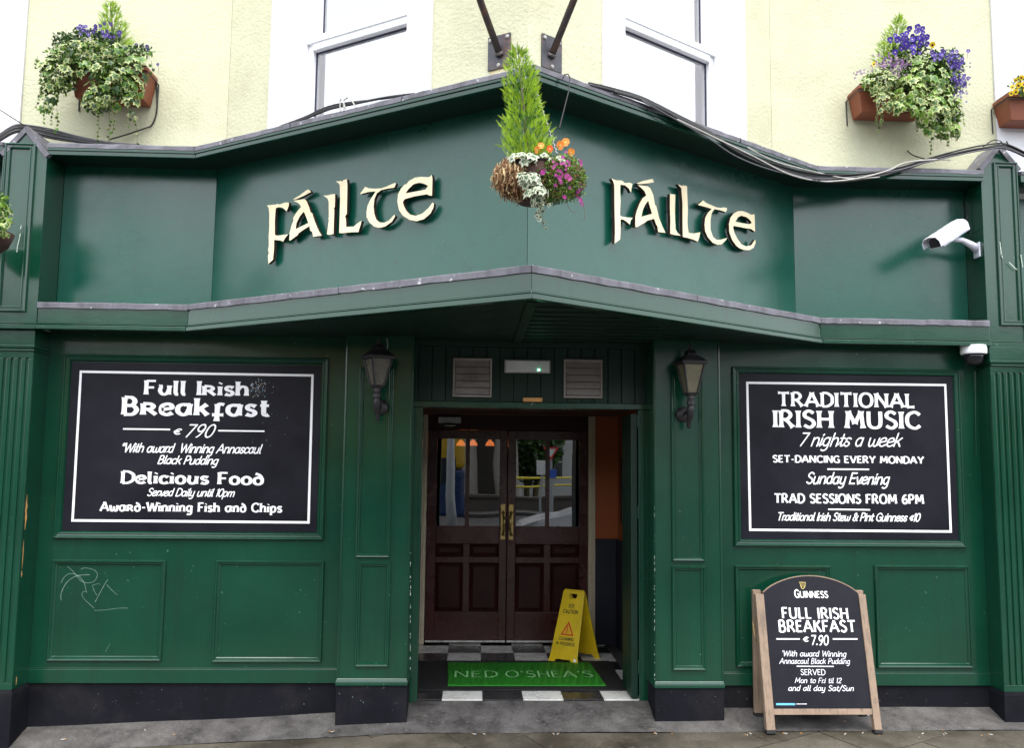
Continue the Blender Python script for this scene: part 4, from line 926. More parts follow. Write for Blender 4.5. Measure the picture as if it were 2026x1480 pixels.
LW = [('100,470 185,462 215,455 240,460 290,440 335,438 338,470 312,535 295,518 268,497 230,490 195,500 190,560 185,640 185,790 215,800 270,790 330,785 300,820 275,862 240,850 178,845 175,950 165,1060 115,1105 110,1020 120,980 112,965 120,900 118,800 125,700 125,560 118,500', []),
('380,405 450,365 530,305 555,297 578,325 490,372 420,402', []),
('383,420 450,410 510,402 532,430 560,500 572,545 590,556 620,650 660,745 692,798 600,812 590,760 568,745 560,695 480,745 440,775 430,795 350,853 342,850 345,770 365,690 388,630 382,612 410,560 450,510 468,490 455,460 430,440', ['495,540 510,560 548,662 410,728 420,660 455,590']),
('710,365 755,362 800,350 838,348 835,490 822,500 830,515 820,780 785,790 750,785 770,625 762,615 770,600 768,430 755,395', []),
('845,212 905,205 915,214 925,198 965,185 972,250 965,560 946,590 955,620 958,705 1040,700 1080,665 1125,638 1115,680 1090,760 1000,762 920,772 882,770 888,560 892,400 888,250 870,225', []),
('1108,345 1165,268 1200,285 1270,290 1340,285 1400,265 1430,250 1490,225 1496,240 1480,278 1400,290 1335,305 1290,340 1264,400 1255,480 1262,560 1285,625 1320,655 1370,658 1420,635 1480,572 1489,590 1450,650 1380,700 1320,715 1260,700 1210,655 1190,625 1195,615 1178,605 1178,540 1190,470 1225,400 1278,318 1200,325 1115,348', []),
('1885,135 1893,180 1888,365 1855,362 1832,350 1700,372 1592,402 1572,432 1582,475 1610,530 1650,570 1710,585 1780,560 1850,500 1892,440 1908,452 1903,495 1870,560 1800,620 1720,642 1645,628 1570,580 1530,520 1512,430 1520,350 1550,290 1590,245 1610,240 1640,205 1700,170 1770,160 1850,165 1872,155', ['1600,340 1640,285 1690,240 1750,225 1800,235 1845,260 1815,300 1700,322'])]
RW = [('120,140 180,160 250,165 285,195 340,190 378,205 368,250 358,310 330,260 285,222 230,215 228,300 232,400 225,590 260,605 310,612 380,618 355,650 345,700 300,660 260,637 232,635 232,750 228,880 160,930 165,800 158,440 158,280 155,215 140,170', []),
('425,200 500,170 620,145 640,185 560,200 460,208', []),
('440,220 500,225 565,235 595,260 630,340 650,460 665,475 700,620 740,720 778,800 690,790 680,720 665,700 640,630 560,650 520,680 430,732 412,728 412,600 430,530 450,480 465,440 500,380 545,345 520,290 480,250', ['568,410 585,470 615,568 485,605 500,530 530,460']),
('832,325 897,335 893,510 895,640 900,755 925,800 965,835 880,825 835,812 838,640 832,500', []),
('925,208 985,230 995,222 1040,232 1042,330 1050,500 1045,660 1048,730 1060,800 1120,808 1200,793 1190,850 1170,908 1110,880 1040,860 988,850 985,650 985,440 975,330 970,260', []),
('1235,405 1270,435 1350,470 1400,490 1450,498 1480,490 1523,497 1525,520 1510,548 1440,525 1372,512 1340,560 1325,640 1325,760 1355,850 1400,885 1440,885 1490,872 1528,862 1510,890 1460,940 1410,945 1350,920 1290,850 1260,780 1252,700 1260,620 1290,560 1338,510 1280,490 1170,460', []),
('1858,570 1862,650 1865,785 1840,770 1820,755 1730,740 1605,715 1600,735 1615,800 1650,870 1700,940 1760,965 1820,950 1868,880 1872,920 1850,980 1800,1010 1740,1010 1680,990 1640,960 1590,890 1555,800 1548,700 1565,620 1600,570 1620,555 1660,535 1710,535 1760,550 1820,580 1845,578', ['1625,665 1660,610 1700,592 1750,605 1790,630 1822,665 1820,685 1795,695 1700,680'])]
word(1, 510, 320, 5.476, LW, 'cream raised Gaelic letters spelling FÁILTE on the left slope of the fascia', 0)
word(2, 1190, 330, 6.139, RW, 'cream raised Gaelic letters spelling FÁILTE on the right slope of the fascia', 0)
# ------------------------------------------------------------------ marks on the joinery
q = MB()
def scr(pts, w, n=.0006, fr=FW):
    P = spline([fr.px(x/2.894, 1000+y/2.894) for x, y in pts], 6); ribbon(q, fr, P, w, n, vari=lambda x, y: 1)
scr([(350, 445), (370, 410), (400, 392), (440, 400), (480, 440), (495, 500)], .0028); scr([(350, 545), (352, 500), (385, 440), (440, 405), (515, 398)], .0034)
scr([(388, 352), (420, 380), (460, 430), (500, 445), (540, 435), (558, 400), (545, 375), (510, 362), (480, 360), (462, 368)], .0024); scr([(500, 498), (478, 495), (470, 515), (490, 545), (540, 590)], .0022)
scr([(618, 425), (590, 470), (545, 555)], .0026); scr([(528, 460), (545, 500), (555, 515)], .002); scr([(530, 460), (560, 450), (580, 455)], .0016); scr([(612, 455), (640, 485), (672, 514)], .002); scr([(540, 603), (600, 600), (680, 590), (735, 590)], .0018); scr([(630, 795), (615, 820), (605, 840)], .0014)
g = q.build('scratched_tag', M['scratch'], shop)
# chips and specks of bare paint
q = MB()
def chips(fr, x0, y0, x1, y1, n_, s0, s1, off):
    for _ in range(n_):
        a = fr.px(ru(x0, x1), ru(y0, y1)); s_ = ru(s0, s1)*(1 if rnd() < .8 else 1.8); ph = ru(0, 6); el = ru(.6, 2)
        q.add([fr.p(a[0]+s_*math.cos(ph+k*1.257)*ru(.6, 1), off, a[1]+s_*el*math.sin(ph+k*1.257)*ru(.6, 1)) for k in range(5)], [(0, 1, 2, 3, 4)])
chips(FW, 90, 1362, 655, 1405, 34, .0008, .0022, -.0034); chips(FW, 1440, 1365, 1940, 1395, 20, .001, .0026, -.0034)
chips(FP, 670, 1360, 790, 1410, 12, .001, .0025, .0026); chips(FP, 1300, 1368, 1420, 1408, 14, .001, .0025, .0026)
chips(FW, 110, 1085, 640, 1315, 26, .0007, .0018, .0006); chips(FW, 1460, 1100, 1920, 1320, 18, .0007, .0018, .0006)
chips(FP, 690, 1000, 800, 1330, 14, .0007, .0018, .0006); chips(FP, 1300, 1000, 1420, 1330, 14, .0007, .0018, .0006)
for i in range(4):
    fr = facet(i, REC); L_ = (offs(P_out, REC)[i+1]-offs(P_out, REC)[i]).length
    for _ in range((5, 12, 12, 5)[i]):
        a = (ru(.05, L_-.05), ru(z_lt+.05, z_cbot-.15)); s_ = ru(.0012, .003); ph = ru(0, 6)
        q.add([fr.p(a[0]+s_*math.cos(ph+k*1.257)*ru(.8, 2), .0006, a[1]+s_*math.sin(ph+k*1.257)*ru(.6, 1)) for k in range(5)], [(0, 1, 2, 3, 4)], 1)
q.build('paint_chips', [M['scratch'], M['edge']], shop, kind='stuff')
# edge wear on posts
q = MB()
for (x, ya, yb_) in ((1295, 1000, 1350), (812, 1080, 1340)):
    for _ in range(34):
        a = FP.px(x+ru(-.5, .5), ru(ya, yb_)); s_ = ru(.001, .003); q.box(FP, a[0]-s_*.6, a[0]+s_*.6, -.001, .0004, a[1], a[1]+s_*ru(2, 7))
M['wear'] = paint('worn_edge', (.42, .5, .42), .7, .3, 30); q.build('worn_edges', M['wear'], shop, kind='stuff')
# bird dropping streaks on the gabled pilasters
q = MB(); fr = FL
for P in ([(43, 446), (41, 453)], [(41, 462), (38, 476), (35, 488), (34, 499)]): ribbon(q, fr, [fr.px(*p) for p in P], .006, .004, vari=lambda x, y: 1)
fr = FR_
for P in ([(1975, 480), (1978, 505)], [(1979, 506), (1980, 512)], [(1993, 520), (2003, 530), (2009, 535)], [(2016, 505), (2020, 530)]): ribbon(q, fr, [fr.px(*p) for p in P], .006, .021, vari=lambda x, y: 1)
q.build('droppings', M['wear'], shop)
# ------------------------------------------------------------------ wall lanterns
def lantern(xc, ytop, yg0, yg1, ytail, wtop, wbot, lab, warm, nrot, side):
    Yl = YP-.17; fl = FY(Yl); c = fl.px(xc, yg0); t = thing('wall_lantern', lab, 'lantern', (c[0], Yl, c[1]), 'wall lanterns on the entrance posts')
    zt = c[1]; zb_ = fl.px(xc, yg1)[1]; rt = wtop/FPX*Yl/2*1.12; rb = wbot/FPX*Yl/2*1.1; n6 = 4; ro = R(nrot)
    cc = Vector((c[0], Yl, 0))
    def ring(r, z, k): an = ro+math.pi/2*k; return cc+Vector((r*math.sin(an), -r*math.cos(an), z))
    K = 1.41
    for k in range(4):   # corner bars and panes
        a0, a1 = ring(rt*K, zt, k+.5), ring(rb*K, zb_, k+.5)
        q = MB(); q.tube([a1, a0], .0075, 6); q.build('lantern_bar', M['iron'], t)
        b0, b1 = ring(rt*K, zt, k-.5), ring(rb*K, zb_, k-.5); q = MB(); e = .94
        P = [cc+(v-cc)*1 for v in (b1, a1, a0, b0)]; P = [Vector((cc.x+(v.x-cc.x)*e, cc.y+(v.y-cc.y)*e, v.z)) for v in P]
        q.add(P, [(0, 1, 2, 3)]); q.build('lantern_pane', M['lampglass_warm' if warm else 'lampglass'], t)
    q = MB(); hc = .02
    def sq(r, z): return [ring(r*K, z, k+.5) for k in range(4)]
    for (r0, z0, r1, z1) in ((rt+.014, zt, rt+.018, zt+.02), (rt+.018, zt+.0205, rt*.62, zt+.062), (rt*.5, zt+.0625, rt*.42, zt+.082), (rt*.5, zt+.0825, .02, zt+.10)):
        q.hexa(sq(r0, z0)+sq(r1, z1))
    q.build('lantern_cap', M['iron'], t, bev=.003)
    q = MB(); q.lathe(cc+Vector((0, 0, zt+.10)), [(.012, 0), (.016, .01), (.008, .02), (.013, .032), (.004, .05)], 10); q.build('finial', M['iron'], t, smooth=True)
    q = MB(); zt2 = fl.px(xc, ytail)[1]; h = zb_-zt2
    q.hexa(sq(rb*.72, zb_-.022)+sq(rb+.006, zb_-.0005)); q.build('lantern_base', M['iron'], t, bev=.002)
    q = MB(); q.lathe(cc+Vector((0, 0, zb_-.022)), [(.024, 0), (.026, -.018), (.020, -.022), (.020, -.030), (.028, -.036), (.028, -.06), (.020, -.066)][::-1], 12); q.build('lantern_neck', M['iron'], t, smooth=False)
    # bracket sweeping back to the post
    q = MB(); zc = zb_-.088; sx = side
    pts = [cc+Vector((0, 0, zc+.012)), cc+Vector((0, .01, zc-.03)), cc+Vector((0, .03, zc-.08)), cc+Vector((0, .05, (zc+zt2)/2-.02)), cc+Vector((0, .06, zt2+.02)), cc+Vector((0, .062, zt2))]
    q.tube(pts, [.022, .026, .022, .018, .016, .010], 8); q.build('bracket_arm', M['iron'], t, smooth=True)
    q = MB(); q.lathe(Vector((c[0]+sx*.02, YP, zc-.05)), [(.055, 0), (.055, .012), (.03, .022), (.018, .03)], 16, axis=(0, -1, 0)); q.build('wall_rose', M['iron'], t, smooth=True)
    q = MB(); q.tube([Vector((c[0]+sx*.02, YP-.02, zc-.05)), cc+Vector((sx*.008, .03, zc-.03))], .012, 6); q.build('bracket_stay', M['iron'], t)
    if warm: q = MB(); q.lathe(cc+Vector((rb*.1, -.0, zb_+.02)), [(.012, 0), (.03, .03), (.042, .075), (.03, .12), (.01, .14)], 14); q.build('bulb', M['bulb'], t, smooth=True)
    return t
lantern(748, 695, 711, 762, 832, 38, 18, 'black lantern on the entrance post left of the doors, dull brown panes', False, 28, .4)
lantern(1366, 705, 722, 777, 847, 38, 19, 'black lantern on the entrance post right of the doors, pale bulb showing', True, 8, -.6)
q = MB(); a = U(766, 690, Y=YP-.05); q.tube([a, a+Vector((.004, 0, .03)), a+Vector((-.004, 0, .07))], .003, 6); tag(q.build('loose_cable', M['cablew']), 'short loose wire above the left lantern', 'cable')
# ------------------------------------------------------------------ cameras
xm = xl_r; A0 = U(1848, 482, Y=5.93); A1 = U(1902, 446, Y=6.10)
cc_ = thing('security_camera', 'weathered white box security camera on an arm from the right pilaster', 'camera', (xl_r, 5.95, 3.0))
ax = (A1-A0); Ln = ax.length; ax.normalize(); side = ax.cross(Vector((0, 0, 1))).normalized(); upv = side.cross(ax)
def cp(a, b, c): return A0+ax*a+side*b+upv*c
q = MB(); w_, h_ = .060, .044; prof = [(-w_, -h_), (w_, -h_), (w_, .016), (w_*.72, h_*.95), (0, h_*1.18), (-w_*.72, h_*.95), (-w_, .016)]
k = len(prof)
q.add([cp(.02, b*.92, c*.92) for b, c in prof]+[cp(Ln, b*.92, c*.92) for b, c in prof], [tuple(range(k))[::-1], tuple(range(k, 2*k))]+[(i, (i+1) % k, k+(i+1) % k, k+i) for i in range(k)]); q.build('camera_housing', M['cctv'], cc_, bev=.004, smooth=False)
q = MB(); pr2 = [(w_+.006, -h_*.5), (w_+.006, .02), (w_*.78, h_+.006), (0, h_*1.35), (-w_*.78, h_+.006), (-w_-.006, .02), (-w_-.006, -h_*.5)]; k2 = len(pr2)
O_ = [cp(a, b, c) for a in (-.035, Ln-.03) for b, c in pr2]; I_ = [cp(a, b*.95, c*.94) for a in (-.035, Ln-.03) for b, c in pr2]
q.add(O_+I_, [(i, i+1, k2+i+1, k2+i) for i in range(k2-1)]+[(2*k2+i, 3*k2+i, 3*k2+i+1, 2*k2+i+1) for i in range(k2-1)]+[(i, 2*k2+i, 2*k2+i+1, i+1) for i in range(k2-1)]+[(k2+i, k2+i+1, 3*k2+i+1, 3*k2+i) for i in range(k2-1)]+[(0, k2, 3*k2, 2*k2), (k2-1, 3*k2-1, 4*k2-1, 2*k2-1)])
q.build('sun_shield', M['cctv'], cc_)
q = MB(); q.add([cp(.0185, b*.8, c*.78) for b, c in prof], [tuple(range(k))[::-1]]); q.build('lens_window', M['smoke'], cc_)
W0 = Vector((xl_r-.001, 6.16, U(1943, 490, Y=6.12).z)); J0 = cp(Ln*.62, 0, -h_-.012)
q = MB(); q.tube([J0, J0+(W0-J0)*.35+Vector((0, 0, .022)), J0+(W0-J0)*.75+Vector((0, 0, .012)), W0], [.016, .019, .026, .034], 10); q.build('camera_arm', M['cctv'], cc_, smooth=True)
q = MB(); q.lathe(J0-Vector((0, 0, .006)), [(.018, 0), (.02, .01), (.016, .026)], 12); q.build('swivel', M['cctv'], cc_, smooth=True)
fx = Fr((xl_r, 0, 0), (0, -1, 0), (0, 0, 1)); q = MB(); q.box(fx, -6.20, -6.12, .0005, .012, W0.z-.065, W0.z+.045); q.build('wall_bracket', M['cctv'], cc_, bev=.004)
q = MB(); q.tube([cp(Ln, 0, 0), cp(Ln+.05, .01, -.01), cp(Ln+.06, .03, .05), Vector((xl_r-.02, 6.24, 3.35)), Vector((xl_r-.03, 6.27, 3.6))], .004, 6); q.build('camera_cable', M['cable'], cc_, smooth=True)
dc = thing('dome_camera', 'white dome security camera with dark glass bubble under the right end of the fascia', 'camera', U(1926, 690, Y=6.10))
ctr = U(1926, 690, Y=6.10); ctr.z = Z_B+.010; rd = 25/FPX*6.1
q = MB(); q.lathe(ctr, [(rd*.96, -.062), (rd, -.052), (rd, -.020), (rd*.97, .0)], 28); q.build('dome_collar', M['pvc'], dc, smooth=False)
q = MB(); q.lathe(ctr-Vector((0, 0, .0625)), [(.012, -.085), (rd*.45, -.078), (rd*.66, -.055), (rd*.76, -.02), (rd*.78, 0)], 28); q.build('dome_glass', M['smoke'], dc, smooth=True)
q = MB(); q.tube([U(1929, 735, Y=6.2), U(1931, 900, Y=6.2)], .004, 6); tag(q.build('thin_conduit', M['green']), 'thin green painted conduit below the dome camera', 'conduit')
# ------------------------------------------------------------------ flagpole brackets on the wall corner
def bracket(i, xp, yp, xt, yt, lab, mir):
    fr = fu[i]; c = fr.px(xp, yp, 0); t = thing('flagpole_bracket', lab, 'bracket', fr.p(c[0], 0, c[1]), 'iron flagpole brackets on the wall corner')
    q = MB(); hw = .078; q.box(fr, c[0]-hw, c[0]+hw, .001, .012, c[1]-.105, c[1]+.105); q.build('wall_plate', M['plate'], t, bev=.002)
    for dx, dz in ((-.058, .08), (.058, .08), (0, -.085)):
        q = MB(); q.lathe(fr.p(c[0]+dx, .012, c[1]+dz), [(.012, 0), (.012, .006), (.006, .010)], 8, axis=fr.N); q.build('bolt', M['bolt'], t)
    base = fr.p(c[0]+mir*.006, .012, c[1]-.02)
    d1 = ray(xt, yt)     # pole leans out from the wall and up
    T = fr.N*.8+Vector((0, 0, 1.0)); n_ = (base-EYE).cross(d1); 
    dirv = (T-n_*(T.dot(n_)/n_.dot(n_))).normalized()
    q = MB(); q.tube([base, base+dirv*1.15], .021, 14); q.build('pole_tube', M['rust'], t, smooth=True)
    q = MB(); q.lathe(base, [(.030, 0), (.028, .01), (.022, .016)], 14, axis=dirv); q.build('socket_weld', M['rust'], t)
    q = MB(); q.box(fr, c[0]-hw+.01, c[0]+hw-.01, .0005, .0012, c[1]-.155, c[1]-.1055); q.build('rust_stain', M['ruststain'], t)
m_ = paint('rust_stain', (.62, .50, .26), .9, .2, 8, dark=(.72, .72, .52), dscale=12, damt=1, dlo=.42, dhi=.6); M['ruststain'] = m_
bracket(1, 989, 103, 950, 0, 'iron wall plate with a rusty pole stub, left of the wall corner', 1)
bracket(2, 1090, 106, 1135, 0, 'iron wall plate with a rusty pole stub, right of the wall corner', -1)
# ------------------------------------------------------------------ cables
def cable(pts, r, mat, lab, Yf=None, wob=.004):
    """pts: (x, y, inset) ; inset = metres in front of (-) or behind (+) the cornice face"""
    P = []
    for x, y, d in pts:
        if x < 378: f = facet(0, d)
        elif x < 1052: f = facet(1, d)
        elif x < 1625: f = facet(2, d)
        else: f = facet(3, d)
        a = f.px(x, y); P.append(f.p(a[0], 0, a[1]))
    Q = []
    for i in range(len(P)-1):
        p0, p1, p2, p3 = P[max(i-1, 0)], P[i], P[i+1], P[min(i+2, len(P)-1)]
        for k in range(5):
            t = k/5; Q.append(.5*((2*p1)+(-p0+p2)*t+(2*p0-5*p1+4*p2-p3)*t*t+(-p0+3*p1-3*p2+p3)*t**3))
    Q.append(P[-1]); mb = MB(); mb.tube(Q, r, 8); o = mb.build('cable', M[mat], smooth=True); return tag(o, lab, 'cable', None)
base = [(1165, 165, .0), (1215, 178, -.01), (1270, 196, -.02), (1330, 226, -.03), (1400, 262, -.04), (1455, 297, -.045), (1520, 325, -.045), (1590, 346, -.045), (1650, 352, -.04), (1720, 346, -.04), (1780, 334, -.04), (1840, 316, -.03), (1900, 301, -.02), (1950, 292, -.03), (1990, 290, -.04), (2040, 312, -.03)]
for k in range(7):
    ph = ru(0, 6); am = 2.2+k*.7; off = (-4, -1.5, 1, 3.5, 6, -6, 8)[k]; st = (0, 1, 0, 2, 1, 3, 2)[k]
    pts = [(x, y+off*(.55+.45*math.sin(x/130+ph))+am*.5*math.sin(x/70+ph*2), d-.006*k*.5) for x, y, d in base[st:]]
    o = cable(pts, (.0085, .007, .010, .006, .0085, .006, .005)[k], ('cable', 'cable', 'cable', 'cableg', 'cable', 'cable', 'cableg')[k], ('second cable from the top, black', 'third cable, thin black,', 'thickest black cable', '', 'fifth black cable', 'uppermost thin black cable', '')[k]+' in the bundle along the right cornice slope'); o['group'] = 'cable bundle over the right of the cornice'
    if k in (3, 6): o['label'] = ('thicker' if k == 3 else 'thinner, lowest')+' grey cable among the black ones on the right cornice'
cable([(1340, 236, -.05), (1420, 275, -.06), (1490, 309, -.065), (1560, 344, -.07), (1620, 358, -.07), (1665, 357, -.07), (1710, 350, -.07), (1760, 336, -.06), (1790, 322, -.055), (1840, 316, -.05), (1880, 316, -.03)], .0055, 'cablew', 'white cable looping lowest beneath the black bundle on the right cornice')
cable([(1480, 292, -.06), (1530, 318, -.06), (1580, 332, -.06), (1625, 343, -.062), (1680, 353, -.065), (1740, 350, -.06)], .0048, 'cablew', 'second white cable running inside the black bundle on the right cornice')
cable([(1845, 273, .3), (1812, 270, .3), (1795, 292, .3), (1805, 306, .22), (1830, 314, .05)], .0045, 'cable', 'thin black cable looping below the right flower box')
cable([(1945, 290, .2), (1965, 277, .25), (1982, 281, .25), (1990, 300, .1)], .004, 'cable', 'thin black wire arching behind the peak of the right pilaster')
cable([(1992, 205, .3), (1982, 240, .3), (1988, 270, .3), (1996, 288, .2)], .004, 'cable', 'thin wire hanging from the terracotta trough at the right edge')
for k in range(7):
    o_ = (0, 3, -3, 6, -6, 9, 2)[k]
    pts = [(-30, 290+o_*.5, .1), (0, 270+o_*.9, .12), (30, 253+o_, .16), (60, 254+o_, .22), (100, 262+o_*1.2, .24), (150, 273+o_*.8, .2), (210, 283+o_*.5, .1), (270, 288+o_*.4, .04), (330, 291+o_*.15, .02)][:9 if k < 4 else 8]
    o = cable(pts, (.009, .007, .006, .010, .006, .007, .005)[k], 'cable' if k != 4 else 'cableg', ('thickest-but-one black', 'middle black', 'upper thin black', 'thick black', '', 'lowest black', 'thinnest black')[k]+' cable running behind the gabled cap of the left pilaster' if k != 4 else 'grey cable among those behind the cap of the left pilaster')
    o['group'] = 'cable bundle behind the left pilaster'
for k in range(3):
    o = cable([(556, 250-k, .02), (600, 236-2*k, .015), (650, 216-k*3, .01), (700, 205-k*2, .01), (760, 193+k, .01), (820, 185+k, .02)], .0075-.0015*k, 'cable', ('thick', 'medium', 'thinnest, topmost')[k]+' black cable lying along the left slope of the cornice below the window'); o['group'] = 'cables on the left cornice slope'
cable([(308, 152, .33), (311, 190, .35), (309, 225, .35), (300, 247, .35), (285, 254, .33), (250, 266, .3), (215, 276, .2)], .0055, 'cable', 'thin black wire hanging from the left flower box to the cornice')
for k, (x0, y0) in enumerate(((676, 222), (683, 220))):
    f = facet(1, .0); P = [f.px(x, y) for x, y in ((x0, y0), (x0-1, y0-20), (x0+2+k*6, y0-27), (x0+6+k*10, y0-20), (x0+10+k*14, y0-6))]
    q = MB(); q.tube([f.p(a, .012, b) for a, b in P], .004, 6); tag(q.build('metal_strap', M['bolt']), ('left' if k == 0 else 'right')+' bent metal strap sticking up from the left cornice slope', 'strap')
f = facet(2, .0); q = MB(); P = [f.px(x, y, .03) for x, y in ((1113, 156), (1115, 148), (1120, 148), (1122, 156), (1117, 185), (1105, 225), (1095, 258))]; q.tube([f.p(a, .03+.05*(k/6), b) for k, (a, b) in enumerate(P)], .0036, 6); tag(q.build('hook_wire', M['cable']), 'thin hooked wire hanging over the cornice right of the hanging basket', 'wire')
# ------------------------------------------------------------------ plants
def leafmesh(name, mats, rim=.72, var=0):
    out = [(0, -.05), (.28, -.22), (.62, -.05), (.40, .22), (.60, .62), (.24, .58), (0, 1.05), (-.24, .58), (-.60, .62), (-.40, .22), (-.62, -.05), (-.28, -.22)]
    if var: out = [(x*(1+.15*math.sin(i*2.3)), y*(1+.12*math.cos(i*1.7))) for i, (x, y) in enumerate(out)]
    c = (0, .25); n = len(out); inn = [(c[0]+(x-c[0])*rim*(.8+.2*((i*7) % 3)/2), c[1]+(y-c[1])*rim*(.8+.2*((i*5) % 3)/2)) for i, (x, y) in enumerate(out)]
    z = lambda x, y: -.22*abs(x)-.12*y*y
    me = bpy.data.meshes.new(name); V = [(x, y, z(x, y)) for x, y in out]+[(x, y, z(x, y)+.01) for x, y in inn]+[(c[0], c[1], .03)]
    F = [(i, (i+1) % n, n+(i+1) % n, n+i) for i in range(n)]+[(n+i, n+(i+1) % n, 2*n) for i in range(n)]
    me.from_pydata(V, [], F); [me.materials.append(m) for m in mats]; me.polygons.foreach_set('material_index', [1]*n+[0]*n); me.update(); return me
LM = {'var': [leafmesh('ivy_leaf', (M['ivyg'], M['ivyc'])), leafmesh('ivy_leaf_b', (M['ivygrey'], M['ivyc']), .66, 1), leafmesh('ivy_leaf_c', (M['ivyg'], M['ivylime']), .8, 1), leafmesh('ivy_leaf_d', (M['leafd'], M['ivyg']), .8, 0)],
      'white': [leafmesh('ivy_leaf_e', (M['ivygrey'], M['ivyw']), .62), leafmesh('ivy_leaf_f', (M['ivygrey'], M['ivyw']), .55, 1)],
      'green': [leafmesh('ivy_leaf_g', (M['ivylime'], M['ivyc']), .82), leafmesh('ivy_leaf_h', (M['ivyg'], M['ivylime']), .82, 1), leafmesh('ivy_leaf_i', (M['ivyg'], M['ivyc']), .72, 1)]}
def orient(p, nrm, tip, s):
    z = Vector(nrm).normalized(); y = (Vector(tip)-z*Vector(tip).dot(z))
    if y.length < 1e-4: y = z.orthogonal()
    y.normalize(); x = y.cross(z); mm = Matrix((x, y, z)).transposed().to_4x4(); mm = mm @ Matrix.Scale(s, 4); mm.translation = p; return mm
def putleaf(parent, me, name, p, nrm, tip, s):
    o = bpy.data.objects.new(name, me); COL.objects.link(o); o.parent = parent; mm = orient(Vector(p)-parent.location, nrm, tip, s); o.matrix_local = mm; return o
def rdir(): 
    v = Vector((random.gauss(0, 1), random.gauss(0, 1), random.gauss(0, 1))); return v.normalized()
def pansy(name, c1, c2, cc):
    me = bpy.data.meshes.new(name); V = []; F = []; MI = []
    for k, (an, l, w_, z, mi) in enumerate(((60, 1, .55, -.06, 0), (120, 1, .55, -.05, 0), (0, .9, .5, -.02, 1), (180, .9, .5, -.01, 1), (270, 1, .62, 0, 1))):
        a = R(an); d = (math.cos(a), math.sin(a)); e = (-d[1], d[0]); b = len(V)
        P = [(0, 0), (.35, w_*.6), (.75, w_), (l, w_*.5), (l*1.03, 0), (l, -w_*.5), (.75, -w_), (.35, -w_*.6)]
        V += [(d[0]*u+e[0]*v, d[1]*u+e[1]*v, z+.18*u*u*.6) for u, v in P]; F.append(tuple(range(b, b+8))); MI.append(mi)
    b = len(V); V += [(.2*math.cos(i*1.047), .2*math.sin(i*1.047), .05) for i in range(6)]; F.append(tuple(range(b, b+6))); MI.append(2)
    b = len(V); V += [(.42*math.cos(i*1.047), .42*math.sin(i*1.047)-.12, .075) for i in range(6)]
    if cc: F.append(tuple(range(b, b+6))); MI.append(3)
    me.from_pydata(V, [], F); [me.materials.append(M[x]) for x in (c1, c2, 'centre', 'darkc')]; me.polygons.foreach_set('material_index', MI); me.update(); return me
def tiny(name, c):
    me = bpy.data.meshes.new(name); V = [(0, 0, 0)]; F = []
    for k in range(5):
        a = k*1.257; b = len(V); V += [(math.cos(a-.4)*.8, math.sin(a-.4)*.8, .1), (math.cos(a)*1.1, math.sin(a)*1.1, .2), (math.cos(a+.4)*.8, math.sin(a+.4)*.8, .1)]; F.append((0, b, b+1, b+2))
    me.from_pydata(V, [], F); me.materials.append(M[c]); me.update(); return me
FM = {'violet': pansy('violet_pansy', 'violet', 'violet', 0), 'indigo': pansy('indigo_pansy', 'indigo', 'indigo', 0), 'orange': pansy('orange_pansy', 'orange', 'orange', 0), 'scarlet': pansy('scarlet_pansy', 'scarlet', 'scarlet', 0), 'yellow': pansy('yellow_pansy', 'yellow', 'yellow', 1), 'mauve': tiny('mauve_bloom', 'mauve'), 'magenta': tiny('magenta_bloom', 'magenta'), 'lilac': tiny('violet_bloom', 'violet')}
TOCAM = lambda p: (EYE-Vector(p)).normalized()
def mass(parent, blobs, kinds, n, s, down=.6, tipd=(0, 0, -1), nm='leaf'):
    """leaves over ellipsoids given as (px, py, Y, rx, ry, rdepth) seen from the street, on their front halves"""
    tot = sum(b[3]*b[4] for b in blobs)
    for b in blobs:
        c = U(b[0], b[1], Y=b[2]); k = b[2]/FPX; rx, rz, ry = b[3]*k, b[4]*k, b[5]
        for _ in range(int(n*b[3]*b[4]/tot+.5)):
            while 1:
                v = rdir()
                if v.y < .35: break
            rr = ru(.35, 1)**.6*1.06; p = c+Vector((v.x*rx*rr, v.y*ry*(.8+.25*rnd()), v.z*rz*rr))
            nr = (Vector((v.x, v.y*1.0, v.z))+TOCAM(p)*.5+Vector((0, 0, .55))+rdir()*.55)
            putleaf(parent, random.choice(kinds), nm, p, nr, Vector(tipd)+rdir()*.7, s*ru(.65, 1.25))
def strands(parent, starts, kinds, s, step=.028, nm='leaf', sway=.25):
    st = MB()
    for (x, y, Y, ye, dx) in starts:
        p = U(x, y, Y=Y); zend = U(x, ye, Y=Y).z; n = max(3, int((p.z-zend)/step)); pts = [p.copy()]; d = Vector((dx, -.1, -1))
        for k in range(n):
            p = p+Vector((dx*step*.4+ru(-1, 1)*step*sway, ru(-1, 1)*step*.25, -step)); pts.append(p.copy())
            if rnd() < .88: putleaf(parent, random.choice(kinds), nm, p+Vector((ru(-.012, .012), -.004, 0)), TOCAM(p)+rdir()*.7, Vector((ru(-1, 1), 0, -.9)), s*ru(.55, 1.0)*(1-.35*k/n))
        st.tube(pts, .0013, 4)
    st.build('trailing_stems', M['stem'], parent)
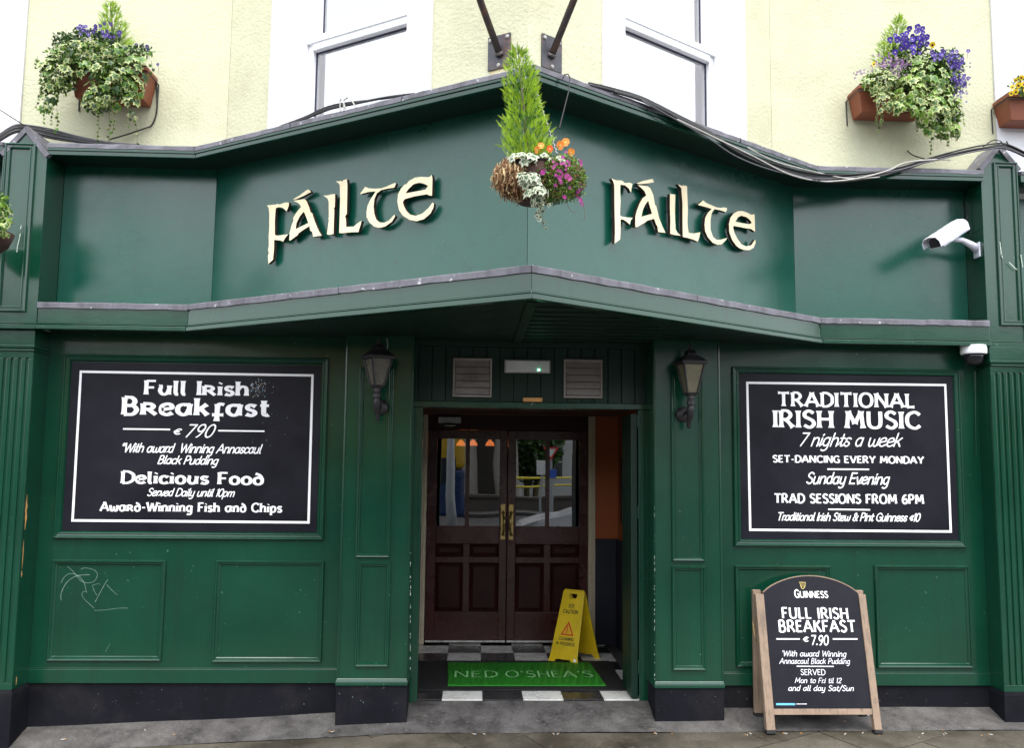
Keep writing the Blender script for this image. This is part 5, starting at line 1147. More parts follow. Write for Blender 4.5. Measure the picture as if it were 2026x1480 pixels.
def filler(parent, blobs, mats, n, s, nm, seed=0, lean=0, thin=.35):
    """fine uncountable foliage: small blades through the volume"""
    mb = MB(); tot = sum(b[3]*b[4] for b in blobs)
    for b in blobs:
        c = U(b[0], b[1], Y=b[2]); k = b[2]/FPX; rx, rz, ry = b[3]*k, b[4]*k, b[5]
        for _ in range(int(n*b[3]*b[4]/tot)):
            v = rdir(); rr = ru(.2, 1)**.5; p = c+Vector((v.x*rx*rr, v.y*ry*rr, v.z*rz*rr)); t = (rdir()+Vector((0, 0, lean))+v*.6).normalized(); e = t.cross(rdir()).normalized()*s*thin*ru(.6, 1.2); l = t*s*ru(.6, 1.4)
            mb.add([p, p+l*.5+e, p+l, p+l*.5-e], [(0, 1, 2, 3)], random.randrange(len(mats)))
    return mb.build(nm, mats, parent, kind='stuff')
def blooms(parent, me, pts, s, nm, stem=.05):
    st = MB()
    for (x, y, Y) in pts:
        p = U(x, y, Y=Y); putleaf(parent, me, nm, p, TOCAM(p)+Vector((0, 0, .25))+rdir()*.35, (ru(-.3, .3), 0, 1), s*ru(.8, 1.15)); 
        if stem: st.tube([p+Vector((0, .01, -.002)), p+Vector((ru(-.01, .01), .025, -stem))], .0012, 4)
    if stem: st.build('flower_stems', M['leafd'], parent)
def gscat(cx, cy, sx, sy, n, Y, dy=.04): return [(random.gauss(cx, sx), random.gauss(cy, sy), Y+ru(-dy, dy)) for _ in range(n)]
def conifer(base, tip, Y, wid, lab, n, mat2, bulge=None, ln=.05):
    """feathery upright conifer: sprays with side leaflets around a leaning trunk"""
    b = U(*base, Y=Y); t_ = U(*tip, Y=Y); ax = t_-b; t = thing('conifer', lab, 'conifer', b)
    q = MB(); q.tube([b-Vector((0, 0, .03)), b+ax*.5, b+ax*.93], [.010, .007, .002], 7); q.build('trunk', M['stem'], t, smooth=True)
    mb = MB(); H = ax.length
    for k in range(n):
        u = rnd()**1.15*.97; wb = wid/FPX*Y*.5*((1-u)**.62)*(.55+.45*min(1, u*5+.35)); 
        if bulge: wb *= lerp(u, bulge[0], bulge[1])
        an = ru(0, 2*math.pi); o = Vector((math.cos(an), math.sin(an)*.8, 0)); rr = ru(.25, .95)
        p = b+ax*u+o*wb*rr; dr = (o*ru(.3, .9)+Vector((0, 0, 1))*ru(.5, 1.1)+rdir()*.25).normalized(); L_ = ln*ru(.6, 1.25)*(.65+.35*(1-u)); mi = 0 if rnd() < (.88 if rr > .62 else .3) else 1  # inner sprays mostly darker, painting depth shade into the foliage
        sd = dr.cross(TOCAM(p)+rdir()*.5).normalized(); up2 = dr.cross(sd); cv = up2*ru(-.25, .25)
        m_n = 7; prev = p
        for j in range(m_n):
            v = (j+1)/m_n; c = p+dr*L_*v+cv*L_*v*v; wl = L_*.34*(1-v*.75)
            mb.add([prev, c+sd*.0012, c-sd*.0012], [(0, 1, 2)], mi)
            for sg in (1, -1):
                tipp = c+sd*sg*wl*.75+dr*wl*.8+rdir()*wl*.15; mb.add([c, c+dr*wl*.42, tipp], [(0, 1, 2)], mi)
            prev = c
    mb.build('foliage', [M['conif'], mat2], t, kind='stuff'); return t
YB = 6.14
def trough(x0, x1, y0, y1, Yw, dep, lab, tap=.03, leftside=True):
    Yf = Yw-dep; f = FY(Yf); s0, s1 = f.px(x0, (y0+y1)/2)[0], f.px(x1, (y0+y1)/2)[0]; z0, z1 = f.px((x0+x1)/2, y1)[1], f.px((x0+x1)/2, y0)[1]
    t = thing('flower_trough', lab, 'flower box', ((s0+s1)/2, Yf, z0), 'terracotta flower troughs on the wall'); tp = tap
    mb = MB(); mb.hexa([Vector(v) for v in ((s0+tp, Yf+tp, z0), (s1-tp, Yf+tp, z0), (s1-tp, Yw-.01, z0), (s0+tp, Yw-.01, z0), (s0, Yf, z1-.03), (s1, Yf, z1-.03), (s1, Yw-.01, z1-.03), (s0, Yw-.01, z1-.03))]); mb.build('trough_body', M['terracotta'], t, bev=.006)
    mb = MB(); mb.box(D3, s0-.008, s1+.008, -(Yw-.008), -(Yf-.008), z1-.0295, z1); mb.build('trough_rim', M['terracotta'], t, bev=.006)
    mb = MB(); mb.box(D3, s0+.015, s1-.015, -(Yw-.02), -(Yf+.012), z1+.0005, z1+.02); mb.build('soil', M['soil'], t)
    mb = MB(); 
    mb.tube([Vector((s0-.014, Yw-.006, z1-.045)), Vector((s0-.014, Yf-.012, z1-.045)), Vector((s1+.014, Yf-.012, z1-.045)), Vector((s1+.014, Yw-.006, z1-.045))], .004, 6)
    mb.tube([Vector((s0-.014, Yw-.006, z1-.045)), Vector((s0-.010, Yw-.006, z0-.04))], .005, 6); mb.tube([Vector((s1+.014, Yw-.006, z1-.045)), Vector((s1+.010, Yw-.006, z0-.04))], .005, 6); mb.build('iron_bracket', M['iron'], t)
    return t
# left trough
trough(137, 290, 130, 190, YU, .20, 'terracotta trough overflowing with ivy high on the left wall')
iv = thing('ivy_plant', 'variegated ivy spilling over and hanging from the left trough', 'ivy', U(200, 130, Y=YB)); Yi = 6.06
filler(iv, [(190, 112, Yi+.02, 100, 26, .10), (115, 150, Yi, 36, 40, .07), (225, 160, Yi-.02, 46, 42, .07), (195, 200, Yi-.02, 28, 28, .05)], [M['ivyg'], M['ivylime'], M['leafd'], M['ivyc']], 3800, .026, 'inner_foliage', thin=.4)
mass(iv, [(190, 108, Yi, 112, 28, .12), (112, 140, Yi-.02, 32, 42, .08), (215, 148, Yi-.04, 48, 52, .08), (262, 165, Yi, 26, 40, .06), (190, 195, Yi-.04, 28, 26, .05), (98, 190, Yi, 16, 36, .05), (235, 195, Yi, 40, 20, .05), (160, 135, Yi-.05, 50, 22, .06), (270, 130, Yi-.03, 32, 24, .06)], LM['var'], 298, .046)
strands(iv, [(92, 180, Yi, 248, -.15), (105, 200, Yi, 250, .1), (198, 215, Yi, 278, 0), (215, 200, Yi, 280, .1), (228, 215, Yi, 262, -.1), (258, 210, Yi, 250, .1), (265, 215, Yi, 285, .25), (75, 110, Yi, 135, -.5), (82, 165, Yi, 215, -.4), (300, 120, Yi, 140, .2), (112, 215, Yi, 262, .05)], LM['var'], .030)
vp = thing('violet_pansies', 'violet pansies above the ivy in the left trough', 'flowers', U(190, 80, Y=YB))
filler(vp, [(180, 78, Yi+.05, 62, 20, .08), (125, 82, Yi+.05, 24, 14, .05), (275, 100, Yi, 26, 10, .05)], [M['leafd'], M['ivyg']], 900, .026, 'pansy_foliage', lean=.4, thin=.35)
blooms(vp, FM['violet'], gscat(165, 60, 10, 8, 12, Yi)+gscat(195, 57, 14, 7, 14, Yi)+gscat(222, 72, 12, 7, 12, Yi)+[(270, 88, Yi), (291, 92, Yi), (293, 99, Yi), (258, 112, Yi-.03), (312, 127, Yi), (190, 87, Yi-.02)], .013, 'pansy_flower')
conifer((224, 96), (219, 2), 6.18, 84, 'small lime green conifer in the left trough', 420, M['conif2'], ln=.055)
# right trough
trough(1700, 1838, 170, 220, YU, .20, 'terracotta trough half hidden by flowers high on the right wall')
iv = thing('ivy_plant', 'bright green ivy cascading from the right trough', 'ivy', U(1830, 180, Y=YB)); Yi = 6.06
filler(iv, [(1840, 160, Yi+.02, 66, 60, .10), (1740, 165, Yi, 36, 26, .06), (1860, 220, Yi-.02, 46, 40, .07)], [M['ivyg'], M['ivylime'], M['leafd']], 3600, .026, 'inner_foliage', thin=.4)
mass(iv, [(1835, 160, Yi, 66, 58, .13), (1850, 215, Yi-.04, 56, 52, .09), (1870, 248, Yi-.02, 42, 26, .06), (1802, 185, Yi-.07, 36, 40, .06), (1790, 214, Yi-.09, 30, 20, .04)], LM['green'], 298, .052)
mass(iv, [(1740, 160, Yi-.04, 36, 30, .07), (1748, 200, Yi-.06, 24, 26, .05)], LM['var'][:2], 95, .040)
strands(iv, [(1735, 215, Yi, 246, .1), (1745, 222, Yi, 262, -.4), (1842, 250, Yi, 305, .0), (1858, 255, Yi, 285, .1), (1890, 240, Yi, 272, .2), (1900, 190, Yi, 255, .1), (1820, 235, Yi, 262, -.1), (1875, 250, Yi, 290, -.1)], LM['green']+LM['var'][:1], .028)
vp = thing('violet_pansies', 'deep violet and indigo pansies crowning the right trough', 'flowers', U(1820, 80, Y=YB))
filler(vp, [(1800, 105, Yi+.04, 40, 32, .08), (1870, 125, Yi+.03, 42, 34, .07)], [M['leafd'], M['ivyg']], 1000, .026, 'pansy_foliage', lean=.4)
blooms(vp, FM['indigo'], gscat(1782, 80, 13, 8, 17, Yi-.04)+gscat(1815, 72, 10, 8, 16, Yi-.04)+gscat(1812, 95, 14, 10, 14, Yi-.06), .020, 'indigo_flower')
blooms(vp, FM['violet'], gscat(1856, 108, 14, 7, 20, Yi-.08)+gscat(1885, 122, 13, 9, 24, Yi-.08)+gscat(1895, 145, 9, 14, 18, Yi-.08)+gscat(1850, 155, 10, 4, 4, Yi-.05), .014, 'violet_flower')
blooms(vp, FM['yellow'], [(1845, 88, Yi), (1729, 126, Yi)], .022, 'yellow_flower')
lo_ = thing('lobelia', 'mauve lobelia cushion at the left end of the right trough', 'flowers', U(1765, 130, Y=YB))
filler(lo_, [(1765, 140, Yi, 36, 26, .07)], [M['leafd'], M['ivyg']], 500, .016, 'lobelia_foliage')
blooms(lo_, FM['mauve'], [(random.gauss(1765, 16), random.gauss(128, 12), Yi-.06+ru(-.03, .03)) for _ in range(105)]+[(random.gauss(1706, 7), random.gauss(142, 6), Yi-.02) for _ in range(12)], .0085, 'bloom', stem=0)
lo2 = thing('lobelia', 'blue violet lobelia trailing at the right end of the right trough', 'flowers', U(1900, 160, Y=YB))
blooms(lo2, FM['lilac'], [(random.gauss(1901, 8), random.gauss(165, 17), Yi-.05+ru(-.03, .03)) for _ in range(80)], .009, 'bloom', stem=0)
conifer((1764, 125), (1779, 32), 6.18, 84, 'small lime green conifer in the right trough', 420, M['conif2'], ln=.055)
# far right trough
trough(1996, 2120, 186, 236, YU, .20, 'terracotta trough with yellow pansies cut by the right edge of the view')
vp = thing('yellow_pansies', 'yellow pansies with dark faces at the right edge of the view', 'flowers', U(2020, 170, Y=YB))
filler(vp, [(2040, 170, Yi, 46, 22, .07)], [M['leafd'], M['ivyg'], M['ivylime']], 600, .022, 'pansy_foliage', lean=.3)
blooms(vp, FM['yellow'], [(2010, 158, Yi-.05), (2021, 153, Yi-.05), (2003, 172, Yi-.05), (2015, 168, Yi-.07), (2026, 166, Yi-.06), (2034, 156, Yi-.05), (2010, 181, Yi-.06), (2001, 184, Yi-.05), (2030, 178, Yi-.06)], .019, 'yellow_flower')
conifer((2050, 160), (2050, 105), 6.18, 60, 'conifer tip at the right edge of the view', 160, M['conif2'])
# hanging basket in front of the prow
YH = 4.30; hb = thing('hanging_basket', 'round hanging basket of mixed planting in front of the fascia corner', 'hanging basket', U(1055, 400, Y=YH))
c0 = U(1055, 402, Y=YH); kH = YH/FPX
q = MB(); q.lathe(c0, [(30*kH, 0), (46*kH, 18*kH), (58*kH, 42*kH), (64*kH, 70*kH)], 24); q.build('basket_bowl', M['dkbasket'], hb, smooth=True)
q = MB(); q.lathe(c0+Vector((0, 0, 70*kH)), [(66*kH, 0), (67*kH, .006), (64*kH, .010), (10*kH, .016)], 24); q.build('basket_soil', M['soil'], hb)
hk = Vector((.30, 4.54, z_cb+.02))
for (x, y, yy) in ((1107, 318, YH), (1000, 325, YH), (1060, 318, YH+.16)):
    a = U(x, y, Y=yy); b = U(1061, 178, Y=YH+.16) if x > 1050 else U(1040, 150, Y=YH+.18); n_ = 34; ch = MB()
    for k in range(n_):
        p = a.lerp(b, k/n_); p2 = a.lerp(b, (k+.9)/n_); ch.tube([p, p.lerp(p2, .5)+Vector((.004 if k % 2 else -.004, .003 if k % 2 == 0 else 0, 0)), p2], .0022, 4)
    ch.build('chain', M['bolt'], hb)
conifer((1046, 318), (1024, 92), YH+.02, 126, 'tall lime green conifer leaning out of the hanging basket', 1500, M['conif2'], bulge=([0, .25, .45, .6, .75, .9, 1], [.85, 1.0, .82, 1.05, 1.35, 1.45, 1.9]), ln=.047)
dr_ = thing('dried_plant', 'dried brown plant drooping over the left side of the hanging basket', 'dried plant', U(1010, 350, Y=YH)); mb = MB()
dc0 = U(1018, 354, Y=YH-.03)
for k in range(2300):
    v = rdir(); v.y = -abs(v.y)*.9 if rnd() < .8 else v.y; rr = ru(.55, 1.0); p = dc0+Vector((v.x*45*kH*rr, v.y*.145*rr, v.z*40*kH*rr+.015)); L_ = ru(.015, .062); pts = [p]; cu = rdir()*L_*.25
    for j in range(4): p = p+Vector((ru(-.004, .004)+cu.x*.3*(j-1.5), ru(-.004, .004), -L_/4)); pts.append(p.copy())
    w2 = Vector((ru(-1, 1), ru(-.6, .6), 0)).normalized()*ru(.0015, .0042); V = []
    for j, z in enumerate(pts): ww = w2*(1-.6*abs(j/4-.5)); V += [z-ww, z+ww]
    mb.add(V, [(2*j, 2*j+1, 2*j+3, 2*j+2) for j in range(4)], 0 if rnd() < .8 else 1)
    if rnd() < .16:
        e = random.choice(pts[1:]); s_ = ru(.005, .011); mb.add([e+rdir()*s_ for _ in range(4)], [(0, 1, 2), (0, 2, 3)], 1)
mb.build('drooping_strands', [M['dried'], M['dried2']], dr_, kind='stuff')
ivh = thing('ivy_plant', 'white edged ivy at the front of the hanging basket', 'ivy', U(1050, 340, Y=YH-.1))
mass(ivh, [(1040, 316, YH-.12, 42, 13, .06), (1048, 350, YH-.20, 22, 18, .03), (1064, 378, YH-.20, 22, 20, .04), (1084, 314, YH-.10, 26, 11, .05)], LM['white'], 74, .040)
strands(ivh, [(1068, 385, YH-.14, 440, 0), (1074, 380, YH-.13, 455, .05), (1062, 390, YH-.15, 430, -.15), (1080, 380, YH-.14, 415, .1)], LM['white'], .036, step=.030)
lb = thing('lobelia', 'bushy lobelia with magenta blooms on the right side of the hanging basket', 'flowers', U(1115, 350, Y=YH))
filler(lb, [(1114, 350, YH-.04, 44, 44, .12), (1132, 360, YH, 28, 38, .08), (1100, 380, YH-.08, 34, 24, .07), (1088, 340, YH-.12, 26, 34, .05)], [M['ivyg'], M['ivylime'], M['ivygrey'], M['dried'], M['ivylime']], 7500, .017, 'lobelia_foliage', thin=.22)
blooms(lb, FM['magenta'], [(1075+ru(-4, 4), 340+ru(-4, 4), YH-.16) for _ in range(14)]+[(random.gauss(1112, 18), random.gauss(335, 18), YH-.18) for _ in range(30)]+[(1147+4*math.sin(k*.5)+ru(-5, 3), 318+k*3.0, YH-.03+ru(-.05, .02)) for k in range(30)]+[(1117, 390, YH-.14), (1119, 391, YH-.14), (1116, 388, YH-.14), (1150, 396, YH-.05)], .0088, 'bloom', stem=0)
op = thing('orange_pansies', 'orange pansies above the hanging basket', 'flowers', U(1095, 300, Y=YH))
blooms(op, FM['orange'], [(1109, 287, YH-.05), (1119, 281, YH-.05), (1070, 288, YH-.05), (1063, 296, YH-.05), (1130, 301, YH-.05)], .020, 'orange_flower', .09); blooms(op, FM['scarlet'], [(1088, 294, YH-.08)], .021, 'scarlet_flower', .06)
q = MB(); P = [U(x, y, Y=YH-.08) for x, y in ((1119, 395), (1124, 408), (1130, 418), (1140, 420))]; q.tube(P, .0013, 5); P = [U(x, y, Y=YH-.04) for x, y in ((1152, 398), (1156, 415), (1157, 430), (1155, 437))]; q.tube(P, .0011, 5); q.build('dead_stalks', M['stem'], lb)
# basket outside the left edge
lt = thing('hanging_basket', 'leafy hanging basket cut by the left edge of the view', 'hanging basket', U(-30, 500, Y=5.6)); c1 = U(-40, 505, Y=5.65); k1 = 5.65/FPX
q = MB(); q.lathe(c1, [(24*k1, 0), (48*k1, 20*k1), (58*k1, 46*k1)], 20); q.build('basket_bowl', M['dkbasket'], lt, smooth=True)
mass(lt, [(-22, 420, 5.6, 40, 34, .12), (-10, 452, 5.55, 30, 16, .08)], LM['green'], 110, .036)
filler(lt, [(-26, 425, 5.62, 44, 34, .12), (-12, 400, 5.6, 26, 20, .08)], [M['ivylime'], M['ivyg']], 900, .028, 'inner_foliage', lean=.4)
q = MB(); q.tube([c1+Vector((0, .0, .2)), c1+Vector((0, .05, 1.0)), Vector((c1.x, YF+.1, c1.z+1.02))], .004, 6); q.build('hanging_rod', M['iron'], lt)
# ------------------------------------------------------------------ pavement board
gyl = lambda x, y, yy: None
def onground(x, y):
    p = U(x, y, Z=-.12)
    for _ in range(6): p = U(x, y, Z=gz(p.x, p.y))
    return p
S0 = onground(1526, 1452); S1_ = onground(1729, 1455); Yb_ = (S0.y+S1_.y)/2; Zb_ = (S0.z+S1_.z)/2+.004
Tt = Vector((0, .225, 1)).normalized(); ab = thing('pavement_board', 'wooden A-frame blackboard with an arched top on the pavement', 'sign', (S0.x+.35, Yb_, gz(S0.x, Yb_)))
fa = Fr((0, Yb_, Zb_), (1, 0, 0), Tt); zfoot = 0
def abp(x, y, n=0): return fa.px(x, y, n)
xl0, xl1 = abp(1503, 1300)[0], abp(1520, 1300)[0]; xr0, xr1 = abp(1711, 1300)[0], abp(1725, 1300)[0]
ztL = abp(1500, 1176)[1]; zbR, ztR = abp(1620, 1415)[1], abp(1620, 1403)[1]; zpk = abp(1607, 1141)[1]; zsh = abp(1607, 1174)[1]
for a, b in ((xl0, xl1), (xr0, xr1)):
    q = MB(); q.box(fa, a, b, -.022, .022, .022, ztL); q.build('front_leg', M['wood'], ab, bev=.003)
    q = MB(); q.box(fa, a-.003, b+.003, -.026, .026, .0, .0215); q.build('rubber_foot', M['rubber'], ab, bev=.003)
q = MB(); q.box(fa, xl1+.0005, xr0-.0005, -.016, .016, zbR, ztR); q.build('bottom_rail', M['wood'], ab, bev=.002)
arch = [(xl1+.0005, ztR+.0005), (xr0-.0005, ztR+.0005)]; xc, hw = (xl1+xr0)/2, (xr0-xl1)/2
for k in range(21):
    u = 1-2*k/20; arch.append((xc+(hw-.0005)*u, zsh+(zpk-zsh)*(1-u*u)**.85))
q = MB(); q.extr(fa, arch, -.014, .012); q.build('blackboard', M['board'], ab)
q = MB(); out = arch[2:]; 
for k in range(len(out)-1):
    a, b = out[k], out[k+1]; q.hexa([fa.p(a[0], .0135, a[1]+.0005), fa.p(b[0], .0135, b[1]+.0005), fa.p(b[0], -.016, b[1]+.0005), fa.p(a[0], -.016, a[1]+.0005), fa.p(a[0], .0135, a[1]+.007), fa.p(b[0], .0135, b[1]+.007), fa.p(b[0], -.016, b[1]+.007), fa.p(a[0], -.016, a[1]+.007)])
q.build('arch_edging', M['wood'], ab)
# back frame
hb_ = (ztL-.05)*.976; Tb = Vector((0, -(6.135-(Yb_+.225*hb_+.047))/hb_, 1)).normalized(); top = fa.p(0, 0, ztL-.03); fb = Fr((0, 6.135, gz(2.3, 6.12)+.004), (1, 0, 0), Tb)
for a, b in ((xl0-.004, xl1-.006), (xr0+.004, xr1+.002)):
    q = MB(); q.box(fb, a, b, -.018, .018, .02, ztL-.05); q.build('back_leg', M['wood'], ab, bev=.003)
    q = MB(); q.box(fb, a-.003, b+.003, -.022, .022, 0, .0195); q.build('rubber_foot', M['rubber'], ab, bev=.003)
q = MB(); q.box(fb, xl1-.005, xr0+.003, -.012, .012, .12, .165); q.build('back_rail', M['wood'], ab, bev=.002)
q = MB(); q.box(fb, xl1-.005, xr0+.003, -.004, .004, .1655, ztL-.06); q.build('back_panel', M['board'], ab)
for dz in (.06, .09):
    q = MB(); q.lathe(fa.p(xl0+.004, .0225, ztL-dz), [(.004, 0), (.003, .002)], 8, axis=fa.N); q.build('hinge_screw', M['brass'], ab)
q = MB(); p0 = fb.p(xl0-.006, .01, ztL*.70); p1 = fa.p(xl0-.002, .0, ztL*.66)
pts = [p0.lerp(p1, k/16)-Vector((0, 0, .05*math.sin(math.pi*k/16))) for k in range(17)]; pts = [p+Vector((.002*(k % 2), .002*((k+1) % 2), 0)) for k, p in enumerate(pts)]; q.tube(pts, .0028, 5); q.build('stay_chain', M['brass'], ab)
fa2 = fa; n0 = .0125
letterline(ab, fa2, 'G', 'c', 1571.5, 1580.5, 1183, 1183.3, 15.5, wt=2.1, mat=Wm, n=n0, flare=.2); letterline(ab, fa2, 'UINNESS', 'c', 1582, 1637, 1183, 1183.6, 12.5, wt=2.0, mat=Wm, n=n0, flare=.3, gap=1.2)
letterline(ab, fa2, 'FULL IRISH', 'c', 1547, 1677, 1223.8, 1225.2, 21, wt=1.95, mat=Wm, n=n0, flare=.15, gap=1.8); letterline(ab, fa2, 'BREAKFAST', 'c', 1541, 1692, 1250.8, 1251, 22.5, wt=1.95, mat=Wm, n=n0, flare=.15, gap=1.5)
letterline(ab, fa2, '€', 's', 1588, 1600, 1272, 1272, 15, wt=1.15, mat=Wm, n=n0, slant=.1); letterline(ab, fa2, '7.90', 's', 1603, 1640, 1276.5, 1277, 18.5, wt=1.5, mat=Wm, n=n0, slant=.18, gap=.8)
rule(ab, fa2, 1535, 1265, 1581, 1265, 2.6, Wm, n0); rule(ab, fa2, 1646, 1265, 1695, 1265, 2.6, Wm, n0)
CK = dict(wt=1.35, mat=M['chalk'], n=n0, slant=.28, gap=.9)
letterline(ab, fa2, "'With award Winning", 's', 1545, 1675, 1299, 1300, 11, **CK); letterline(ab, fa2, 'Annascaul Black Pudding', 's', 1541, 1682, 1313.8, 1314.2, 10.5, **CK)
letterline(ab, fa2, 'SERVED', 's', 1583, 1632, 1336, 1336.3, 11, wt=1.3, mat=M['chalk'], n=n0, slant=.05, gap=1.2); letterline(ab, fa2, 'Mon to Fri til 12', 's', 1571, 1665, 1351.8, 1352.4, 10, **CK); letterline(ab, fa2, 'and all day Sat/Sun', 's', 1558, 1690, 1367.3, 1367.8, 10.5, **CK)
rule(ab, fa2, 1575, 1319, 1648, 1319.4, 2, M['chalk'], n0); rule(ab, fa2, 1534.6, 1394, 1572, 1394, 4, M['bluep'], n0); rule(ab, fa2, 1574, 1393.6, 1595, 1393.6, 1.3, M['chalk'], n0)
q = MB(); H = [fa2.px(1520+x/8.705, 1130+y/8.705) for x, y in ((527, 195), (545, 240), (562, 305), (590, 312), (618, 280), (626, 200), (575, 203), (527, 195))]; ribbon(q, fa2, H, .0042, n0, vari=lambda a, b: 1)
for x in (562, 580, 598): ribbon(q, fa2, [fa2.px(1520+x/8.705, 1130+215/8.705), fa2.px(1520+(x+4)/8.705, 1130+285/8.705)], .0016, n0, vari=lambda a, b: 1)
q.build('harp_emblem', M['harp'], ab)
# ------------------------------------------------------------------ wet floor sign
cs = thing('caution_sign', 'yellow plastic folding caution sign standing before the right door', 'sign', (.86, 7.555, 0))
Sx = Vector((.23, -.15, 0)).normalized(); top_c = Vector((.865, 7.56, .575))
def cpanel(base_c, outward, wtop, wbot, front):
    T = (top_c-base_c); H = T.length; f = Fr(base_c, Sx if front else -Sx, T); hole = [(-.028, H-.075), (.028, H-.075), (.036, H-.045), (.030, H-.032), (-.030, H-.032), (-.036, H-.045)]
    o = [(-wbot/2, 0), (-wbot/2+.05, 0), (-wbot/2+.075, .032), (wbot/2-.075, .032), (wbot/2-.05, 0), (wbot/2, 0), (wbot/2-.012, .06), (wtop/2+.004, H-.02), (wtop/2-.006, H), (-wtop/2+.006, H), (-wtop/2-.004, H-.02), (-wbot/2+.012, .06)]
    q = MB(); q.extr(f, o, -.006, .006, holes=[hole]); q.build('sign_panel', M['cautiony'], cs, bev=.002)
    q = MB(); o2 = [(-wbot/2+.03, .075), (wbot/2-.03, .075), (wtop/2-.014, H-.09), (-wtop/2+.014, H-.09)]; q.extr(f, o2, .0062, .0072); 
    q.build('print_field', M['cautiony'], cs); return f, H
ff1, H1 = cpanel(Vector((.755, 7.432, 0)), 1, .19, .275, True); cpanel(Vector((.975, 7.688, 0)), 0, .19, .275, False)
q = MB(); q.tube([top_c-Sx*.085-Vector((0, 0, .004)), top_c+Sx*.085-Vector((0, 0, .004))], .009, 8); q.build('hinge', M['cautiony'], cs)
nn = .0075
def ct(txt, y, h, w0, wt=2.2):
    q = MB(); ks = [c for c in txt]; tot = sum(GL[c][0]+1.6 for c in ks)-1.6; x = 0
    for c in ks:
        for stt in (GL[c][1].split('/') if GL[c][1] else []):
            sm = stt[0] == '~'; P = [tuple(float(v) for v in p.split(',')) for p in stt.lstrip('~').split()]; P = spline(P, 3) if sm else P
            ribbon(q, ff1, P, wt, nn, 0, lambda u, v, x=x: ((x+u-tot/2)*w0/tot, y+v*h/10), lambda a, b: 1)
        x += GL[c][0]+1.6
    q.build('lettering', M['ink'], cs)
ct('CAUTION', H1-.195, .030, .135); ct('CLEANING', .185, .024, .135); ct('IN PROGRESS', .145, .024, .17)
q = MB(); zc = .225; tr = [(-.062, zc), (.062, zc), (0, zc+.115), (-.062, zc)]; tr = [(-.062, zc), (.062, zc), (0, zc+.115)]
inn = [(-.042, zc+.012), (.042, zc+.012), (0, zc+.088)]; q.extr(ff1, tr, nn-.0004, nn, holes=[inn]); 
for P, w_ in (([(-.005, zc+.06), (-.008, zc+.04)], .008), ([(-.008, zc+.04), (-.016, zc+.018)], .006), ([(-.006, zc+.04), (.004, zc+.018)], .006), ([(-.004, zc+.055), (.02, zc+.018)], .003), ([(-.028, zc+.018), (-.018, zc+.018)], .006)): ribbon(q, ff1, P, w_, nn, vari=lambda a, b: 1)
q.lathe(ff1.p(-.004, nn-.0002, zc+.067), [(.006, 0), (.006, .0004)], 8, axis=ff1.N); q.build('warning_triangle', M['cautionred'], cs)
q = MB(); 
for dx in (-.014, .014):
    for a, b in (((-.012, -.012), (.012, .012)), ((-.012, .012), (.012, -.012))): ribbon(q, ff1, [(dx+a[0], H1-.13+a[1]), (dx+b[0], H1-.13+b[1])], .006, nn, vari=lambda a, b: 1)
ribbon(q, ff1, [(-.026, H1-.15), (.026, H1-.15)], .004, nn, vari=lambda a, b: 1); q.build('maker_mark', M['ink'], cs)
q = MB(); q.lathe(ff1.p(.105, .0063, .035), [(.012, 0), (.012, .0015)], 14, axis=ff1.N); q.build('round_sticker', M['white'], cs)
# ------------------------------------------------------------------ mats
def at0(x, y, z=.012): return U(x, y, Z=z)
mt_ = thing('entrance_mat', 'black rubber mat with a lettered bright green ribbed centre on the lobby floor', 'mat', (.3, 7.1, 0))
y0m, y1m = at0(900, 1365).y, at0(900, 1307).y
q = MB(); q.box(D3, XLD+.06, XRD-.19, -y1m, -y0m, .0012, .010); q.build('rubber_mat', M['rubber'], mt_, bev=.003)
P = [at0(886, 1358), at0(1199, 1358), at0(1167, 1313), at0(886, 1313)]; zb2 = [Vector((p.x, p.y, .0104)) for p in P]; zt3 = [Vector((p.x, p.y, .016)) for p in P]
q = MB(); q.hexa(zb2+zt3); q.build('green_centre', M['matg'], mt_, bev=.002)
# ribs
q = MB(); nr = 104
for k in range(nr):
    u = (k+.5)/nr; a = zt3[0].lerp(zt3[1], u); b = zt3[3].lerp(zt3[2], u); w_ = Vector((.0036, 0, 0)); up_ = Vector((0, 0, .006))
    q.hexa([a-w_, a+w_, b+w_, b-w_, a-w_*.5+up_, a+w_*.5+up_, b+w_*.5+up_, b-w_*.5+up_])
q.build('ribs', M['matg'], mt_)
fm = Fr((0, 0, .0228), (1, 0, 0), (0, 1, 0)); M['matw'] = paint('pale_mat_print', (.24, .56, .22), .7, .3, 60)
letterline(mt_, fm, "NED", 'c', 899, 985, 1341, 1341, 12.5, wt=1.2, mat=M['matw'], n=.0006, gap=1.6); letterline(mt_, fm, "O'SHEA'S", 'c', 1001, 1175, 1341, 1341, 12.5, wt=1.2, mat=M['matw'], n=.0006, gap=1.6)
# ------------------------------------------------------------------ litter
bt = bpy.data.meshes.new('butt'); q = MB(); q.tube([(-.012, 0, 0), (.010, 0, 0)], .0038, 7); q2 = MB()
def butt(x, y, kind, lab=None):
    for z in [gz(0, 6)]: p = U(x, y, Z=-.12)
    p = U(x, y, Z=gz(p.x, p.y)); p.z = gz(p.x, p.y)+.0045; a = ru(0, 3.1); d = Vector((math.cos(a), math.sin(a)*.8, 0)); L_ = ru(.007, .012)*(1.5 if kind == 'w' else 1)
    t = thing('cigarette_end', 'discarded cigarette end on the paving', 'cigarette end', p, 'cigarette ends on the paving')
    if kind == 'w': q = MB(); q.tube([p-d*L_, p+d*L_*.4], .0032, 7); q.build('paper', M['butt'], t)
    q = MB(); q.tube([p+d*L_*(.401 if kind == 'w' else -.5), p+d*L_*1.1], .0032, 7); q.build('filter', M['filter'], t)
